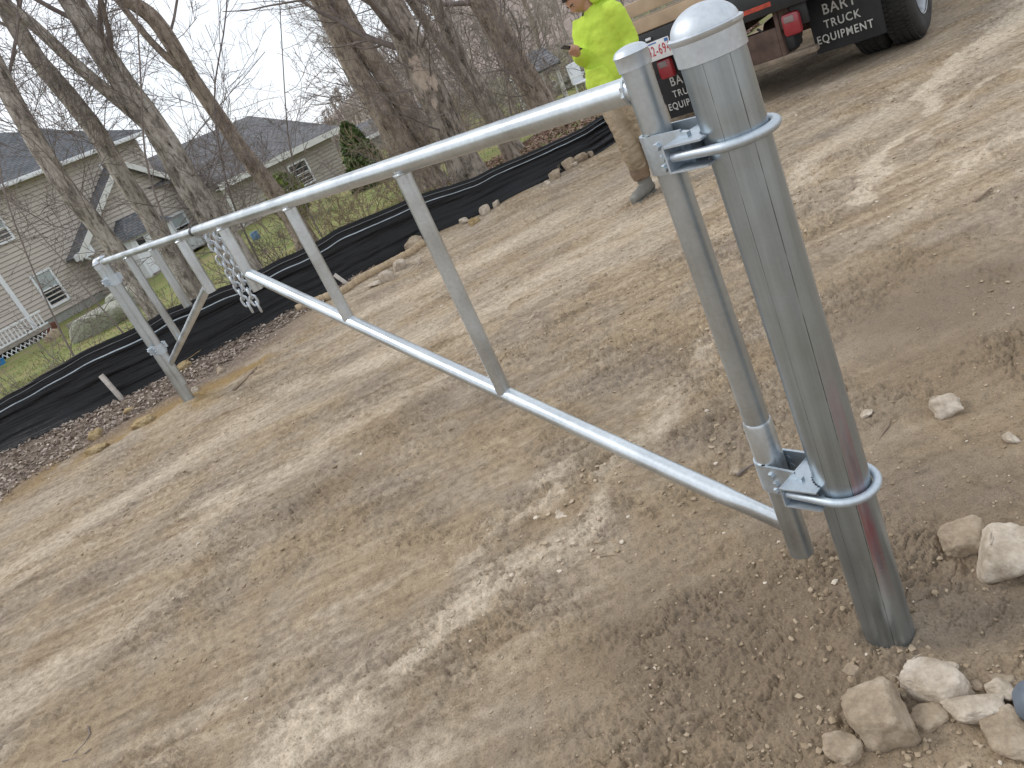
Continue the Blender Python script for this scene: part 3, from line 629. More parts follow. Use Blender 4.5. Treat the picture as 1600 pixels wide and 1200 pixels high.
def tree(name, label, px, dist, fork=(), mt='bark', H=13., seed=1, twigs=1., group='bare trees behind the silt fence', low=.34, flare=1.5, thick=1., zb=None, cat='tree', scar=None, curl=.35, tw='twig'):
    g = np.random.default_rng(seed)
    def world(pp):
        Q, W = [], []
        for x, y, w in pp:
            p = at_range(x, y, dist); Q.append(p); W.append(w/2/FPX*depth(p)*thick)
        return np.array(Q), np.array(W)
    Q, W = world(px); base = Q[-1]; gz = lz(base[0], base[1])-.05
    Q = Q[::-1]; W = W[::-1]
    if Q[0, 2] > gz+.02:
        Q = np.vstack([[Q[0, 0], Q[0, 1], gz], Q]); W = np.append(W[0]*1.08, W)
    d = unit(Q[-1]-Q[-2]); d = unit(d*.5+v3(0, 0, .9)); zt = Q[-1, 2]; n = 6
    ext = [Q[-1]+d*(H-zt)*k/n+g.normal(size=3)*.12*k/n for k in range(1, n+1)]; Q = np.vstack([Q, ext]); W = np.concatenate([W, W[-1]*np.linspace(.92, .12, n)])
    s = np.r_[0, np.cumsum(np.linalg.norm(np.diff(Q, axis=0), axis=1))]; K = 90
    tt = np.concatenate([np.linspace(0, s[-1-n], 330 if scar else 70)[:-1], np.linspace(s[-1-n], s[-1], 21)])
    P = np.stack([np.interp(tt, s, Q[:, i]) for i in range(3)], 1); R = np.interp(tt, s, W)
    for _ in range(40 if scar else 3): P[1:-1] = (P[:-2]+2*P[1:-1]+P[2:])/4
    P[:, 1] += (fbm(tt*.8+seed, tt*0+seed, 3, seed)-.5)*.12
    R = R*(1+(flare-1)*np.exp(-(P[:, 2]-gz)/.22))
    root = empty(name, (base[0], base[1], gz), label, cat, group)
    org = v3(base[0], base[1], gz)
    ns = 110 if scar else 26; V, F = tubes(P[None], R[None], ns)
    V = V.reshape(len(P), ns, 3); c = P[:, None]; an = np.arange(ns)[None]/ns*2*np.pi; zz = tt[:, None]
    ridge = (vn(an*5/np.pi*1.6+vn(zz*1.5, zz*0, seed)*1.2, zz*2.6, seed)-.5)*.10+(vn(an*2, zz*1.1, seed+3)-.5)*.07
    V = (c+(V-c)*(1+ridge[..., None])).reshape(-1, 3); faces = [F]
    forks = []
    for pp in fork:
        fq, fw = world(pp); fq = fq[::-1]; fw = fw[::-1]; fd = unit(unit(fq[-1]-fq[-2])*.6+v3(0, 0, .8)); e = [fq[-1]+fd*(H*.8-fq[-1, 2])*k/4 for k in range(1, 5)]
        fq = np.vstack([fq, e]); fw = np.concatenate([fw, fw[-1]*np.linspace(.85, .12, 4)]); fs = np.r_[0, np.cumsum(np.linalg.norm(np.diff(fq, axis=0), axis=1))]; ft = np.linspace(0, fs[-1], 40)
        FP = np.stack([np.interp(ft, fs, fq[:, i]) for i in range(3)], 1); FR = np.interp(ft, fs, fw)
        for _ in range(2): FP[1:-1] = (FP[:-2]+2*FP[1:-1]+FP[2:])/4
        v, f = tubes(FP[None], FR[None], 16); faces.append(f+len(V)); V = np.vstack([V, v]); forks.append((FP, FR))
    bare = np.zeros(len(V))
    for (x, y, hw, hh) in (scar or ()):
        p = at_range(x, y, dist); vd = unit(v3(-p[0], -p[1], 0)); sdv = v3(-vd[1], vd[0], 0); k = np.argmin(np.abs(P[:, 2]-p[2])); ax = unit(P[min(k+9, len(P)-1)]-P[max(k-9, 0)]); q = V-p
        l = q@sdv-(q[:, 2])*(ax@sdv)/ax[2]; face = ((V-P[k])@vd) > -.02; nz = (fbm(l*26, q[:, 2]*9+seed, 3, seed)-.5)
        bare = np.maximum(bare, (sstep(1.15, .85, np.hypot(l/hw, q[:, 2]/hh)+nz*1.3))*face)
    link('trunk', mesh_np('trunk', V-org, faces, M[mt], True, dict(bare=bare)), root)
    src = [(P, R)]+forks; TV, TF, nv = [], [], 0
    for SP, SR in src:
        SPb, SRb = SP[None], SR[None]
        n1 = int(12*twigs); n1b = int(6*twigs)
        A, AR = grow(SPb, SRb, n1, max(low, .55), .98, .30, 46, .24, 9, curl*.45, .08, g=g)
        A2, AR2 = grow(SPb, SRb, n1b+9, .10, .6, .17, 60, .055, 9, curl*.6, .015, g=g); AR2 = np.minimum(AR2, .014)
        A = np.concatenate([A, A2]); AR = np.concatenate([AR, AR2]); AR = np.minimum(AR, .055)
        B, BR = grow(A, AR, int(6*twigs)+1, .15, 1, .60, 46, .42, 7, curl*.6, .03, g=g)
        C, CR = grow(B, BR, int(5*twigs)+1, .1, 1, .6, 42, .5, 6, curl*.7, .0, g=g)
        D, DR = grow(C, np.maximum(CR, .0035), 2, .2, 1, .6, 38, .6, 5, curl*.7, .0, g=g)
        for T_, r_, sd, mn in ((A, AR, 6, .0045), (B, BR, 4, .0032), (C, CR, 3, .0022), (D, DR, 3, .0018)):
            v, f = tubes(T_, np.maximum(r_, mn*(dist/11)**.6), sd); TV.append(v); TF.append(f+nv); nv += len(v)
    link('crown', mesh_np('crown', np.concatenate(TV)-org, [np.concatenate(TF)], M[tw]), root)
    return root
tree('bare_tree', 'slim leaning bare tree at the far left, furthest from the gate posts', [(-60, 0, 30), (0, 118, 30), (50, 210, 28), (100, 290, 28), (150, 350, 27), (195, 410, 27), (235, 476, 28), (272, 530, 30)], 11.2, seed=11, mt='bark')
tree('bare_tree', 'bare tree crossing the white doored porch, second from the left edge', [(-35, -60, 26), (15, 22, 26), (60, 95, 27), (110, 152, 29), (150, 202, 30), (190, 272, 28), (230, 332, 27), (260, 380, 29), (290, 428, 32), (325, 490, 36)], 12.2,
     seed=12, mt='bark')
tree('bare_tree', 'thick forked bare tree standing right behind the gate joint chains', [(70, -60, 36), (112, 0, 37), (145, 60, 36), (190, 128, 36), (232, 182, 37), (270, 240, 40), (303, 300, 42), (335, 345, 43), (365, 395, 45), (400, 455, 52)], 11.6,
     fork=[[(-30, -20, 16), (22, 15, 18), (60, 42, 18), (100, 86, 18), (150, 128, 19), (195, 165, 21), (240, 200, 22), (262, 232, 18)]], seed=13, mt='bark', twigs=1.1)
tree('bare_tree', 'smooth reddish bare tree in front of the garage wing roof', [(130, -60, 22), (200, 0, 23), (235, 22, 24), (260, 55, 24), (298, 118, 23), (340, 180, 23), (380, 238, 24), (412, 280, 26), (445, 322, 28), (470, 362, 32)], 15.5,
     fork=[[(140, -55, 9), (185, 0, 10), (210, 35, 10), (242, 72, 11), (270, 98, 12), (282, 108, 10)]], seed=14, mt='bark_red', twigs=.9)
tree('bare_tree', 'large twin trunk bare tree between the conifer and the peeling tree', [(470, -60, 32), (503, 0, 32), (545, 88, 32), (580, 148, 34), (612, 198, 38), (648, 250, 44), (700, 330, 50)], 17.5,
     fork=[[(500, -55, 26), (530, 5, 26), (562, 62, 27), (602, 122, 29), (645, 182, 32), (668, 215, 33), (690, 255, 36)]], seed=15, mt='bark_red', twigs=.9)
tree('bare_tree', 'stout tree with peeling bark and pale bare wood patches', [(580, -70, 44), (607, 0, 45), (640, 68, 47), (664, 122, 48), (702, 205, 48), (722, 250, 50), (741, 288, 54)], 11.4, seed=16, mt='bark_peel', twigs=1., flare=1.35,
     scar=[(657, 118, .095, .19), (677, 128, .045, .09), (678, 162, .025, .07), (650, 98, .05, .08)])
tree('bare_tree', 'slender pale trunked tree right of the peeling tree', [(595, -60, 14), (642, 0, 15), (676, 50, 16), (702, 84, 17), (736, 140, 18), (768, 188, 19), (792, 232, 19), (810, 262, 20)], 12.5, seed=17, mt='bark_pale', twigs=.7)
tree('bare_tree', 'slender dark trunked tree crossing the pale trunk', [(652, -60, 17), (676, 0, 19), (700, 48, 20), (722, 92, 21), (751, 138, 21), (776, 184, 22), (805, 235, 24)], 14.0, seed=18, mt='bark_peel', twigs=.7)
tree('bare_tree', 'broad leaning tree beside the small shingled shelter', [(705, -70, 38), (752, 0, 40), (776, 42, 40), (805, 92, 37), (832, 138, 38), (852, 172, 42)], 17.0, seed=19, mt='bark_red', twigs=.9)
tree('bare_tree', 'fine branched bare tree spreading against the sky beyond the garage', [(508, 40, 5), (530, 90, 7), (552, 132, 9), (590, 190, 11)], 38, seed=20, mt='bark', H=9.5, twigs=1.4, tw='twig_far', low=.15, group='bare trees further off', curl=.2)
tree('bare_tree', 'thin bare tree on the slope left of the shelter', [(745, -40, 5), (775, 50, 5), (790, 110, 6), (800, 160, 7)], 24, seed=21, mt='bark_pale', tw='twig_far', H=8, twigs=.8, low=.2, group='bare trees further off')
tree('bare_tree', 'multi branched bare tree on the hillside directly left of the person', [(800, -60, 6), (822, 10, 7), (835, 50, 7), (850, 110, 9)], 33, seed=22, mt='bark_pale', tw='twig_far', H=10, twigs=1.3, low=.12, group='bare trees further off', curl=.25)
# thin saplings and twiggy shrubs close behind the fence
def shrub(name, label, px, dist, n, hgt, spread, seed, mt='twig', twigs=5, r=.006, cat='shrub', group='bare shrubs behind the silt fence', base=None):
    g = np.random.default_rng(seed); p = at_range(px[0], px[1], dist) if base is None else base; gz = lz(p[0], p[1])-.03; K = 9
    root_p = v3(p[0], p[1], gz); a = g.random(n)*2*np.pi; lean = spread*(.2+g.random(n)); P = np.zeros((n, K, 3))
    P[:, 0] = root_p+np.stack([np.cos(a), np.sin(a), 0*a], 1)*g.random((n, 1))*spread*.35
    d = unit(np.stack([np.cos(a)*lean, np.sin(a)*lean, np.ones(n)*hgt], 1)); L = hgt*(.5+.7*g.random(n))
    for k in range(1, K):
        d = unit(d+g.normal(size=d.shape)*.13+v3(0, 0, -.03)); P[:, k] = P[:, k-1]+d*(L/(K-1))[:, None]
    R = r*(.6+.8*g.random(n))[:, None]*np.linspace(1, .3, K)
    B, BR = grow(P, R, twigs, .2, 1, .45, 42, .6, 6, .4, .02, g=g); C, CR = grow(B, BR, 3, .2, 1, .55, 40, .6, 5, .4, 0, g=g)
    V, F, nv = [], [], 0
    for T_, r_ in ((P, R), (B, BR), (C, CR)):
        v, f = tubes(T_, np.maximum(r_, .0024*dist/10), 4); V.append(v); F.append(f+nv); nv += len(v)
    o = link(name, mesh_np(name, np.concatenate(V)-root_p, [np.concatenate(F)], M[mt]), None, [float(c) for c in root_p])
    return tag(o, label, cat, group)
SH = [((430, 380), 12.5, 16, 1.3, .9, 'tangled bare shrub behind the upright nearest the joint', 'twig'), ((495, 345), 13.5, 20, 1.3, 1.0, 'tangled bare shrub below the garage wing window', 'twig_tan'),
      ((560, 320), 14.5, 22, 1.2, 1.1, 'tan twiggy shrub in front of the conifer', 'twig_tan'), ((618, 290), 15, 20, 1.4, 1.0, 'tan twiggy shrub over the middle of the long rail', 'twig_tan'),
      ((690, 300), 10.6, 16, .9, .5, 'dense brown shrub at the foot of the twin trunk tree', 'twig'), ((655, 255), 20, 26, 2.2, 1.2, 'tall brush behind the twin trunk tree', 'twig_tan'),
      ((710, 240), 22, 26, 2.4, 1.3, 'tall brush between the twin trunk and peeling trees', 'twig_tan'), ((800, 215), 24, 26, 2.2, 1.4, 'grey brush behind the crossing slender trunks', 'twig'),
      ((845, 175), 19.5, 22, 1.5, .8, 'wiry brush around the foot of the broad leaning tree', 'twig'), ((910, 130), 30, 22, 1.6, 1.2, 'low brush to the right of the stone wall', 'twig'),
      ((385, 430), 10.6, 12, 1.0, .6, 'thin bare shrub just behind the gate chains', 'twig'), ((240, 500), 10.2, 7, 1.1, .5, 'sparse twiggy shrub beside the distant post', 'twig'),
      ((130, 560), 10.4, 9, 1.0, .6, 'sparse twiggy shrub left of the distant post', 'twig'), ((40, 600), 9.6, 9, 1.0, .6, 'sparse twiggy shrub at the far left end of the silt fence', 'twig'),
      ((540, 385), 9.9, 9, .55, .5, 'low arching twigs just over the fence between the middle uprights', 'twig_tan')]
for i, (px, ds, n, h_, sp, lb, mt) in enumerate(SH): shrub('bare_shrub', lb, px, ds, n, h_, sp, 300+i, mt)
def sapling(label, px, dist, seed, r=.012, H=4.5):
    g = np.random.default_rng(seed); Q = np.array([at_range(x, y, dist) for x, y in px])[::-1]; gz = lz(Q[0, 0], Q[0, 1])-.03
    if Q[0, 2] > gz: Q = np.vstack([[Q[0, 0], Q[0, 1], gz], Q])
    d = unit(Q[-1]-Q[-2]); Q = np.vstack([Q, Q[-1]+d*max(.3, H-Q[-1, 2])]); s = np.r_[0, np.cumsum(np.linalg.norm(np.diff(Q, axis=0), axis=1))]; t = np.linspace(0, s[-1], 24)
    P = np.stack([np.interp(t, s, Q[:, i]) for i in range(3)], 1)
    for _ in range(2): P[1:-1] = (P[:-2]+2*P[1:-1]+P[2:])/4
    R = r*np.linspace(1.2, .25, 24); B, BR = grow(P[None], R[None], 16, .12, 1, .3, 50, .5, 8, .35, .04, g=g); C, CR = grow(B, BR, 5, .15, 1, .5, 42, .6, 6, .35, .02, g=g); D, DR = grow(C, CR, 3, .2, 1, .5, 40, .6, 5, .35, 0, g=g)
    V, F, nv = [], [], 0
    for T_, r_, sd in ((P[None], R[None], 8), (B, BR, 4), (C, CR, 3), (D, DR, 3)):
        v, f = tubes(T_, np.maximum(r_, .0024*dist/10), sd); V.append(v); F.append(f+nv); nv += len(v)
    o = link('sapling', mesh_np('sapling', np.concatenate(V)-Q[0], [np.concatenate(F)], M['twig']), None, [float(c) for c in Q[0]])
    return tag(o, label, 'sapling', 'thin saplings behind the silt fence')
sapling('curving thin sapling crossing the tan gable wall of the house', [(215, 40), (222, 150), (222, 230), (235, 290), (262, 360), (290, 420), (320, 480)], 10.6, 401, .014, 6)
sapling('dark thin sapling in front of the left house window', [(62, 365), (110, 420), (140, 460), (175, 500), (215, 548)], 9.4, 402, .010, 2.4)
sapling('wispy sapling rising along the left picture edge', [(-8, 200), (4, 300), (50, 420), (95, 520), (125, 575)], 9.8, 403, .010, 4.5)
sapling('thin sapling with low side twigs left of the smooth reddish tree', [(355, 0), (352, 60), (330, 130), (340, 230), (365, 330), (410, 420)], 12.5, 404, .014, 7)
sapling('thin upright sapling in front of the garage wing window', [(440, 60), (445, 150), (452, 240), (480, 330), (510, 380)], 12, 405, .010, 5)
sapling('thin pale sapling standing left of the shingled shelter', [(785, 60), (788, 110), (795, 150), (800, 200)], 15.5, 406, .012, 5)
# ================================================================== HOUSES
def clap(m, Pl, poly, off, lap=.175, mi=0):
    """clapboard wall from a convex (s,z) outline: each board tilts out at its foot, with a real shadow gap under it"""
    zs = [q[1] for q in poly]; z = min(zs)
    def cut(z0, z1):
        p = poly
        for zz, sg in ((z0, 1), (z1, -1)):
            o = []
            for (a, b), (c, d) in zip(p, p[1:]+p[:1]):
                ia, ic = (b-zz)*sg >= -1e-9, (d-zz)*sg >= -1e-9
                if ia: o.append((a, b))
                if ia != ic:
                    t = (zz-b)/(d-b); o.append((a+(c-a)*t, zz))
            p = o
            if len(p) < 3: return []
        return p
    while z < max(zs)-1e-3:
        z1 = min(z+lap, max(zs)); q = cut(z+.022, z1)
        if len(q) >= 3:
            f = lambda zz: off+.035*(1-(zz-z)/lap)
            m.face([Pl.P(a, f(b), b) for a, b in q], mi); lo = sorted(q, key=lambda e: e[1])[:2]
            m.face([Pl.P(lo[0][0], f(z+.022), z+.022), Pl.P(lo[1][0], f(z+.022), z+.022), Pl.P(lo[1][0], off-.03, z+.022), Pl.P(lo[0][0], off-.03, z+.022)], mi)
        z += lap
    m.face([Pl.P(a, off-.028, b) for a, b in poly], mi)
def pbox(m, Pl, s0, s1, o0, o1, z0, z1, bev=0.):
    m.box(Pl.P((s0+s1)/2, (o0+o1)/2, (z0+z1)/2), Pl.u*(s1-s0)/2, Pl.n*(o1-o0)/2, UZ*(z1-z0)/2, 0, bev)
def window(root, Pl, s0, s1, z0, z1, off=0., upper='blind', bars=0):
    f = MB(); w = .085; o0, o1 = off-.02, off+.075
    pbox(f, Pl, s0, s0+w, o0, o1, z0, z1); pbox(f, Pl, s1-w, s1, o0, o1, z0, z1); pbox(f, Pl, s0+w, s1-w, o0, o1-.003, z1-w, z1); pbox(f, Pl, s0+w-.004, s1-w+.004, o0, o1+.03, z0, z0+w)
    zm = (z0+z1)/2; pbox(f, Pl, s0+w, s1-w, o0, o1-.02, zm-.025, zm+.025)
    for k in range(bars): pbox(f, Pl, s0+w, s1-w, o0, o1-.03, z0+w+(z1-z0-2*w)*(k+1)/(bars+1)-.012, z0+w+(z1-z0-2*w)*(k+1)/(bars+1)+.012)
    fr = f.build('window', M['trim'], root)
    p = MB(); pbox(p, Pl, s0+w, s1-w, off+.005, off+.02, z0+w, zm-.025); p.build('lower_pane', M['glass'], fr)
    p = MB(); pbox(p, Pl, s0+w, s1-w, off+.012, off+.03, zm+.025, z1-w); p.build('upper_pane', M[upper] if upper else M['glass'], fr)
    return fr
def roofslab(m, pts, th=.16):
    p = [np.asarray(q, float) for q in pts]; n = np.cross(p[1]-p[0], p[2]-p[0]); n /= np.linalg.norm(n); n = n if n[2] > 0 else -n; m.prism(p, -n*th)
W1 = Plane(46, 500, 36, 38)
hr = empty('house', W1.P(3, -3, -1.1), 'large beige two storey house with grey hip roof on the left', 'house')
m = MB(); EZ = 4.30; SR = 8.75
clap(m, W1, [(-9, -.92), (SR, -.92), (SR, EZ), (-9, EZ)], 0.); m.build('wall', M['siding'], hr)
m = MB(); m.prism([W1.P(SR, -.02, -.92), W1.P(SR, -9, -.92), W1.P(SR, -9, EZ), W1.P(SR, -.02, EZ)], -W1.u*.15); m.prism([W1.P(-9, -9, -.92), W1.P(SR-.16, -9, -.92), W1.P(SR-.16, -9, EZ), W1.P(-9, -9, EZ)], W1.n*.15); m.build('side_wall', M['siding'], hr)
m = MB(); pbox(m, W1, -9, SR-.05, -.3, -.04, -1.7, -.93); m.build('foundation', M['concrete'], hr)
rz = 7.1; ro = -4.6
m = MB(); A_, B_, C_, D_ = W1.P(-9.5, .45, EZ), W1.P(SR+.45, .45, EZ), W1.P(4.6, ro, rz), W1.P(-9.5, ro, rz)
roofslab(m, [A_, B_, C_, D_]); roofslab(m, [B_, W1.P(SR+.45, -9.5, EZ), C_], .15); roofslab(m, [W1.P(-9.5, -9.5, EZ), W1.P(SR+.45, -9.5, EZ), C_, D_], .14)
g0, g1, gp_ = W1.P(5.2, -3.4, 6.0), W1.P(9.0, -3.4, 4.75), W1.P(6.6, -5.2, 6.9)
roofslab(m, [W1.P(4.7, -1.6, 5.3), W1.P(8.4, -1.6, 5.0), W1.P(6.9, -4.6, 6.75)], .12)
rf = m.build('roof', M['shingle'], hr)
m = MB(); pbox(m, W1, -9.5, SR+.45, .452, .60, EZ-.19, EZ-.02, .02); m.build('gutter', M['trim'], rf)
m = MB(); pbox(m, W1, -9.4, SR+.4, .03, .45, EZ-.17, EZ-.14); m.build('soffit', M['fascia'], rf)
m = MB(); pbox(m, W1, -.09, .09, -.01, .06, -.95, EZ-.18); m.build('corner_board', M['trim'], hr)
def wrect(Pl, x0, y0, x1, y1, w=None):
    a, b = Pl.sz(x0, y0); c, d = Pl.sz(x1, y1); return min(a, c), max(a, c), min(b, d), max(b, d)
s0, _ = W1.sz(45, 433); s1, _ = W1.sz(76, 419); _, zt = W1.sz(60, 426); _, zb_ = W1.sz(95, 474)
window(hr, W1, s0-.02, s1+.02, zb_-.02, zt+.02)
_, zt2 = W1.sz(0, 332); _, zb2 = W1.sz(14, 378); window(hr, W1, 1.42-.9, 1.42, zb2, zt2)
s2, z2 = W1.sz(152, 256); window(hr, W1, s2, s2+.95, z2-1.15, z2, upper='curtain')
# gable front
G1 = Plane(180, 462, 36.9, 38); EG = 1.09; GX = 6.63; PK = 3.54; gm = GX/2
m = MB(); clap(m, G1, [(0, -1.3), (GX, -1.3), (GX, EG+.1), (gm, PK-.12), (0, EG+.1)], 0.); m.build('gable_wall', M['siding'], hr)
m = MB(); L_ = Plane(180, 462, 36.9, 38); L_.u, L_.n = G1.n*-1, -G1.u; L_.o = G1.o.copy()
clap(m, L_, [(0.02, -1.3), (1.1, -1.3), (1.1, EG), (0.02, EG)], 0.); m.build('side_wall', M['siding_d'], hr)  # this wall's shade is painted in by the darker siding
m = MB(); ov = .62
for sg in (-1, 1):
    e = gm+sg*(gm+ov); ez = EG-ov*(PK-EG)/gm*.72
    roofslab(m, [G1.P(gm, .38, PK), G1.P(e, .38, ez), G1.P(e, -.85, ez), G1.P(gm, -.85, PK)], .15)
rf2 = m.build('roof', M['shingle_b'], hr)
m = MB()
for sg in (-1, 1):
    e = gm+sg*(gm+ov); ez = EG-ov*(PK-EG)/gm*.72
    m.prism([G1.P(gm, .385, PK+.02), G1.P(e, .385, ez+.02), G1.P(e, .385, ez-.26), G1.P(gm, .385, PK-.27)], G1.n*.05)
m.build('rake_board', M['timber'] if False else M['fascia'], rf2)
m = MB(); m.prism([G1.P(-ov, .384, EG-.52), G1.P(-ov, .384, EG-.30), G1.P(.12, .384, EG+.08), G1.P(.12, .384, EG-.52)], G1.n*-.36); m.build('eave_return', M['trim'], rf2)
m = MB(); dq = [G1.P(-.42, .30, EG-.44), G1.P(-.42, .42, EG-.52), G1.P(-.05, .14, EG-.68), G1.P(.06, .09, EG-.80), G1.P(.06, .09, -1.3)]; m.tube(dq, .05, 8); m.build('downspout', M['trim'], hr)
sv, zv = G1.sz(197, 285); f = MB(); pbox(f, G1, sv-.33, sv+.33, -.02, .07, zv-.52, zv+.52)
fr = f.build('gable_vent', M['trim'], hr); f = MB()
for k in range(5): pbox(f, G1, sv-.23, sv+.23, .05, .078, zv-.42+k*.175, zv-.30+k*.175)
f.build('vent_gap_shade', M['shade_dark'], fr)  # dark strips on the solid board, painted as shade between slats
sw, zw = G1.sz(283, 351); window(hr, G1, sw-.5, sw+.45, zw-.65, zw+.55)
# porch bay with hipped roof and double doors
sb, _ = G1.sz(222, 395); b0, b1 = sb-1.05, sb+1.15; bz = .48
m = MB(); pbox(m, G1, b0, b1, .04, 1.25, -1.5, bz); bay = m.build('porch_bay', M['trim'], hr)
m = MB(); c4 = [G1.P(b0-.2, 1.5, bz), G1.P(b1+.2, 1.5, bz), G1.P(b1+.2, .04, bz), G1.P(b0-.2, .04, bz)]; t4 = [G1.P((b0+b1)/2-.35, .5, bz+.85), G1.P((b0+b1)/2+.35, .5, bz+.85), G1.P((b0+b1)/2+.35, .04, bz+.85), G1.P((b0+b1)/2-.35, .04, bz+.85)]
m.add(c4+t4, [(0, 1, 5, 4), (1, 2, 6, 5), (2, 3, 7, 6), (3, 0, 4, 7), (4, 5, 6, 7), (0, 3, 2, 1)]); m.build('porch_roof', M['shingle'], bay)
m = MB(); m.prism([G1.P(b1, .05, -.95), G1.P(b1, 1.2, -.95), G1.P(b1+1.5, 1.2, -.95), G1.P(b1+1.5, .05, -.95)], UZ*.02); m.prism([G1.P(b1, 1.2, -1.1), G1.P(b1, 1.2, .1), G1.P(b1+1.6, 1.2, -1.1)], -G1.n*1.1); m.build('bulkhead', simple('pale_bulkhead', (.46, .48, .49), .7), bay)
for q in (b0+.45, b0+1.05):
    d = MB(); pbox(d, G1, q-.28, q+.28, 1.252, 1.29, -1.15, .32); dd = d.build('door', M['trim'], bay)
    d = MB(); pbox(d, G1, q-.19, q+.19, 1.28, 1.297, -.55, -.02); d.build('door_pane', M['glass'], dd)
d = MB(); pbox(d, G1, b0+.28, b0+.66, 1.29, 1.302, .10, .36); d.build('door_pane', M['glass'], bay)
m = MB()
for k in range(3): pbox(m, G1, b0+.1, b0+1.3, 1.30+k*.28, 1.58+k*.28, -1.55, -1.15-k*.11)
m.build('step', M['timber'], hr)
# garage wing
WG = Plane(345, 290, 38.6, 46); WS = WG.sz(524, 206)[0]-.45; EW = (WG.sz(340, 282)[1]+WG.sz(524, 204)[1])/2
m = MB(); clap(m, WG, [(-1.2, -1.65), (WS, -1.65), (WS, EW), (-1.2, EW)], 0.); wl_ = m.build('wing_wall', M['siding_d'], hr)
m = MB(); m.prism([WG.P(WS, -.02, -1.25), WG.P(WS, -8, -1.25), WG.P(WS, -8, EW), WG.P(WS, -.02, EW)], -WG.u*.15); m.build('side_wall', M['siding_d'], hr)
off = -4.6; sR, zR = WG.sz(388, 181, off); sL, zL = WG.sz(279, 220, off)
m = MB(); a, b_, c_, d_ = WG.P(-.45, .5, EW), WG.P(WS+.45, .5, EW), WG.P(sR, off, zR), WG.P(-7, off, zR)
rzf = lambda o: EW+(.5-o)*(zR-EW)/(.5-off)
roofslab(m, [a, b_, c_, WG.P(-2.4, off, zR), WG.P(-1.1, -1.6, rzf(-1.6))]); roofslab(m, [WG.P(-1.12, -1.62, rzf(-1.62)-.004), WG.P(-2.42, off, zR-.004), d_-UZ*.004, WG.P(-7, -3.0, rzf(-3.0)-.004)], .12); roofslab(m, [b_, WG.P(WS+.45, -9, EW), c_], .15); roofslab(m, [WG.P(-7, -9, EW), WG.P(WS+.45, -9, EW), c_, d_], .14)
rf3 = m.build('wing_roof', M['shingle_b'], hr)
m = MB(); pbox(m, WG, -.45, WS+.45, .502, .56, EW-.30, EW-.01); m.build('fascia', M['fascia'], rf3)
m = MB(); pbox(m, WG, -.4, WS+.4, .03, .50, EW-.24, EW-.20); m.build('soffit', M['fascia'], rf3)
m = MB(); pbox(m, WG, -.12, .06, .0, .05, -1.65, EW-.24); m.build('corner_board', M['fascia'], hr)
s0, _ = WG.sz(448, 262); s1, _ = WG.sz(473, 250); _, zt = WG.sz(460, 256); _, zb_ = WG.sz(481, 288); window(hr, WG, s0-.05, s1+.12, zb_-.02, zt+.05, upper=None, bars=3)
# things on the lawn by the house
def dressing():
    r = empty('deck', W1.P(-2.5, 1.2, -1.3), 'white railed deck at the bottom left corner of the beige house', 'deck')
    m = MB(); pbox(m, W1, -5.2, -.5, .08, 2.2, -1.02, -.90); m.build('deck_floor', M['timber'], r)
    m = MB(); pbox(m, W1, -5.2, -.5, 2.12, 2.2, -.36, -.30); pbox(m, W1, -5.2, -.5, 2.13, 2.19, -.86, -.80)
    for k in range(31): pbox(m, W1, -5.15+k*.15, -5.11+k*.15, 2.14, 2.18, -.82, -.35)
    m.build('railing', M['trim'], r); m = MB()
    for k in range(24): q = -5.1+k*.18; m.prism([W1.P(q, 2.16, -1.6), W1.P(q+.04, 2.16, -1.6), W1.P(q+.44, 2.16, -1.05), W1.P(q+.40, 2.16, -1.05)], W1.n*.02); m.prism([W1.P(q+.40, 2.185, -1.6), W1.P(q+.44, 2.185, -1.6), W1.P(q+.04, 2.185, -1.05), W1.P(q, 2.185, -1.05)], W1.n*.02)
    m.build('lattice', M['trim'], r)
dressing()
# ================================================================== ROCKS
def rock_mesh(name, seed, mt, dims, rough=.08, sub=3):
    g = np.random.default_rng(seed); bm = bmesh.new()
    pts = unit(g.normal(size=(20, 3))); pts = np.sign(pts)*np.abs(pts)**.62; pts = pts*(.92+.3*g.random((20, 1)))
    for p in pts: bm.verts.new(p)
    bmesh.ops.convex_hull(bm, input=bm.verts)
    for v in [v for v in bm.verts if not v.link_faces]: bm.verts.remove(v)
    bmesh.ops.triangulate(bm, faces=bm.faces); bmesh.ops.bevel(bm, geom=list(bm.edges), offset=.10, segments=1, affect='EDGES', profile=.6)
    bmesh.ops.triangulate(bm, faces=bm.faces); bmesh.ops.subdivide_edges(bm, edges=bm.edges, cuts=2, use_grid_fill=True)
    if sub > 2: bmesh.ops.subdivide_edges(bm, edges=bm.edges, cuts=1, use_grid_fill=True)
    for _ in range(3): bmesh.ops.smooth_vert(bm, verts=bm.verts, factor=.4, use_axis_x=True, use_axis_y=True, use_axis_z=True)
    co = np.array([v.co[:] for v in bm.verts]); n = (fbm(co[:, 0]*2.2+seed, co[:, 1]*2.2+co[:, 2]*1.7, 4, seed)-.5)+(fbm(co[:, 2]*6+seed, co[:, 0]*6+co[:, 1]*5, 3, seed+2)-.5)*.4
    co = co*(1+rough*2.2*n[:, None])
    for v, c in zip(bm.verts, co): v.co = Vector((c[0]*dims[0], c[1]*dims[1], c[2]*dims[2])); 
    for f in bm.faces: f.smooth = True
    me = bpy.data.meshes.new(name); bm.to_mesh(me); bm.free(); me.materials.append(M[mt]); return me
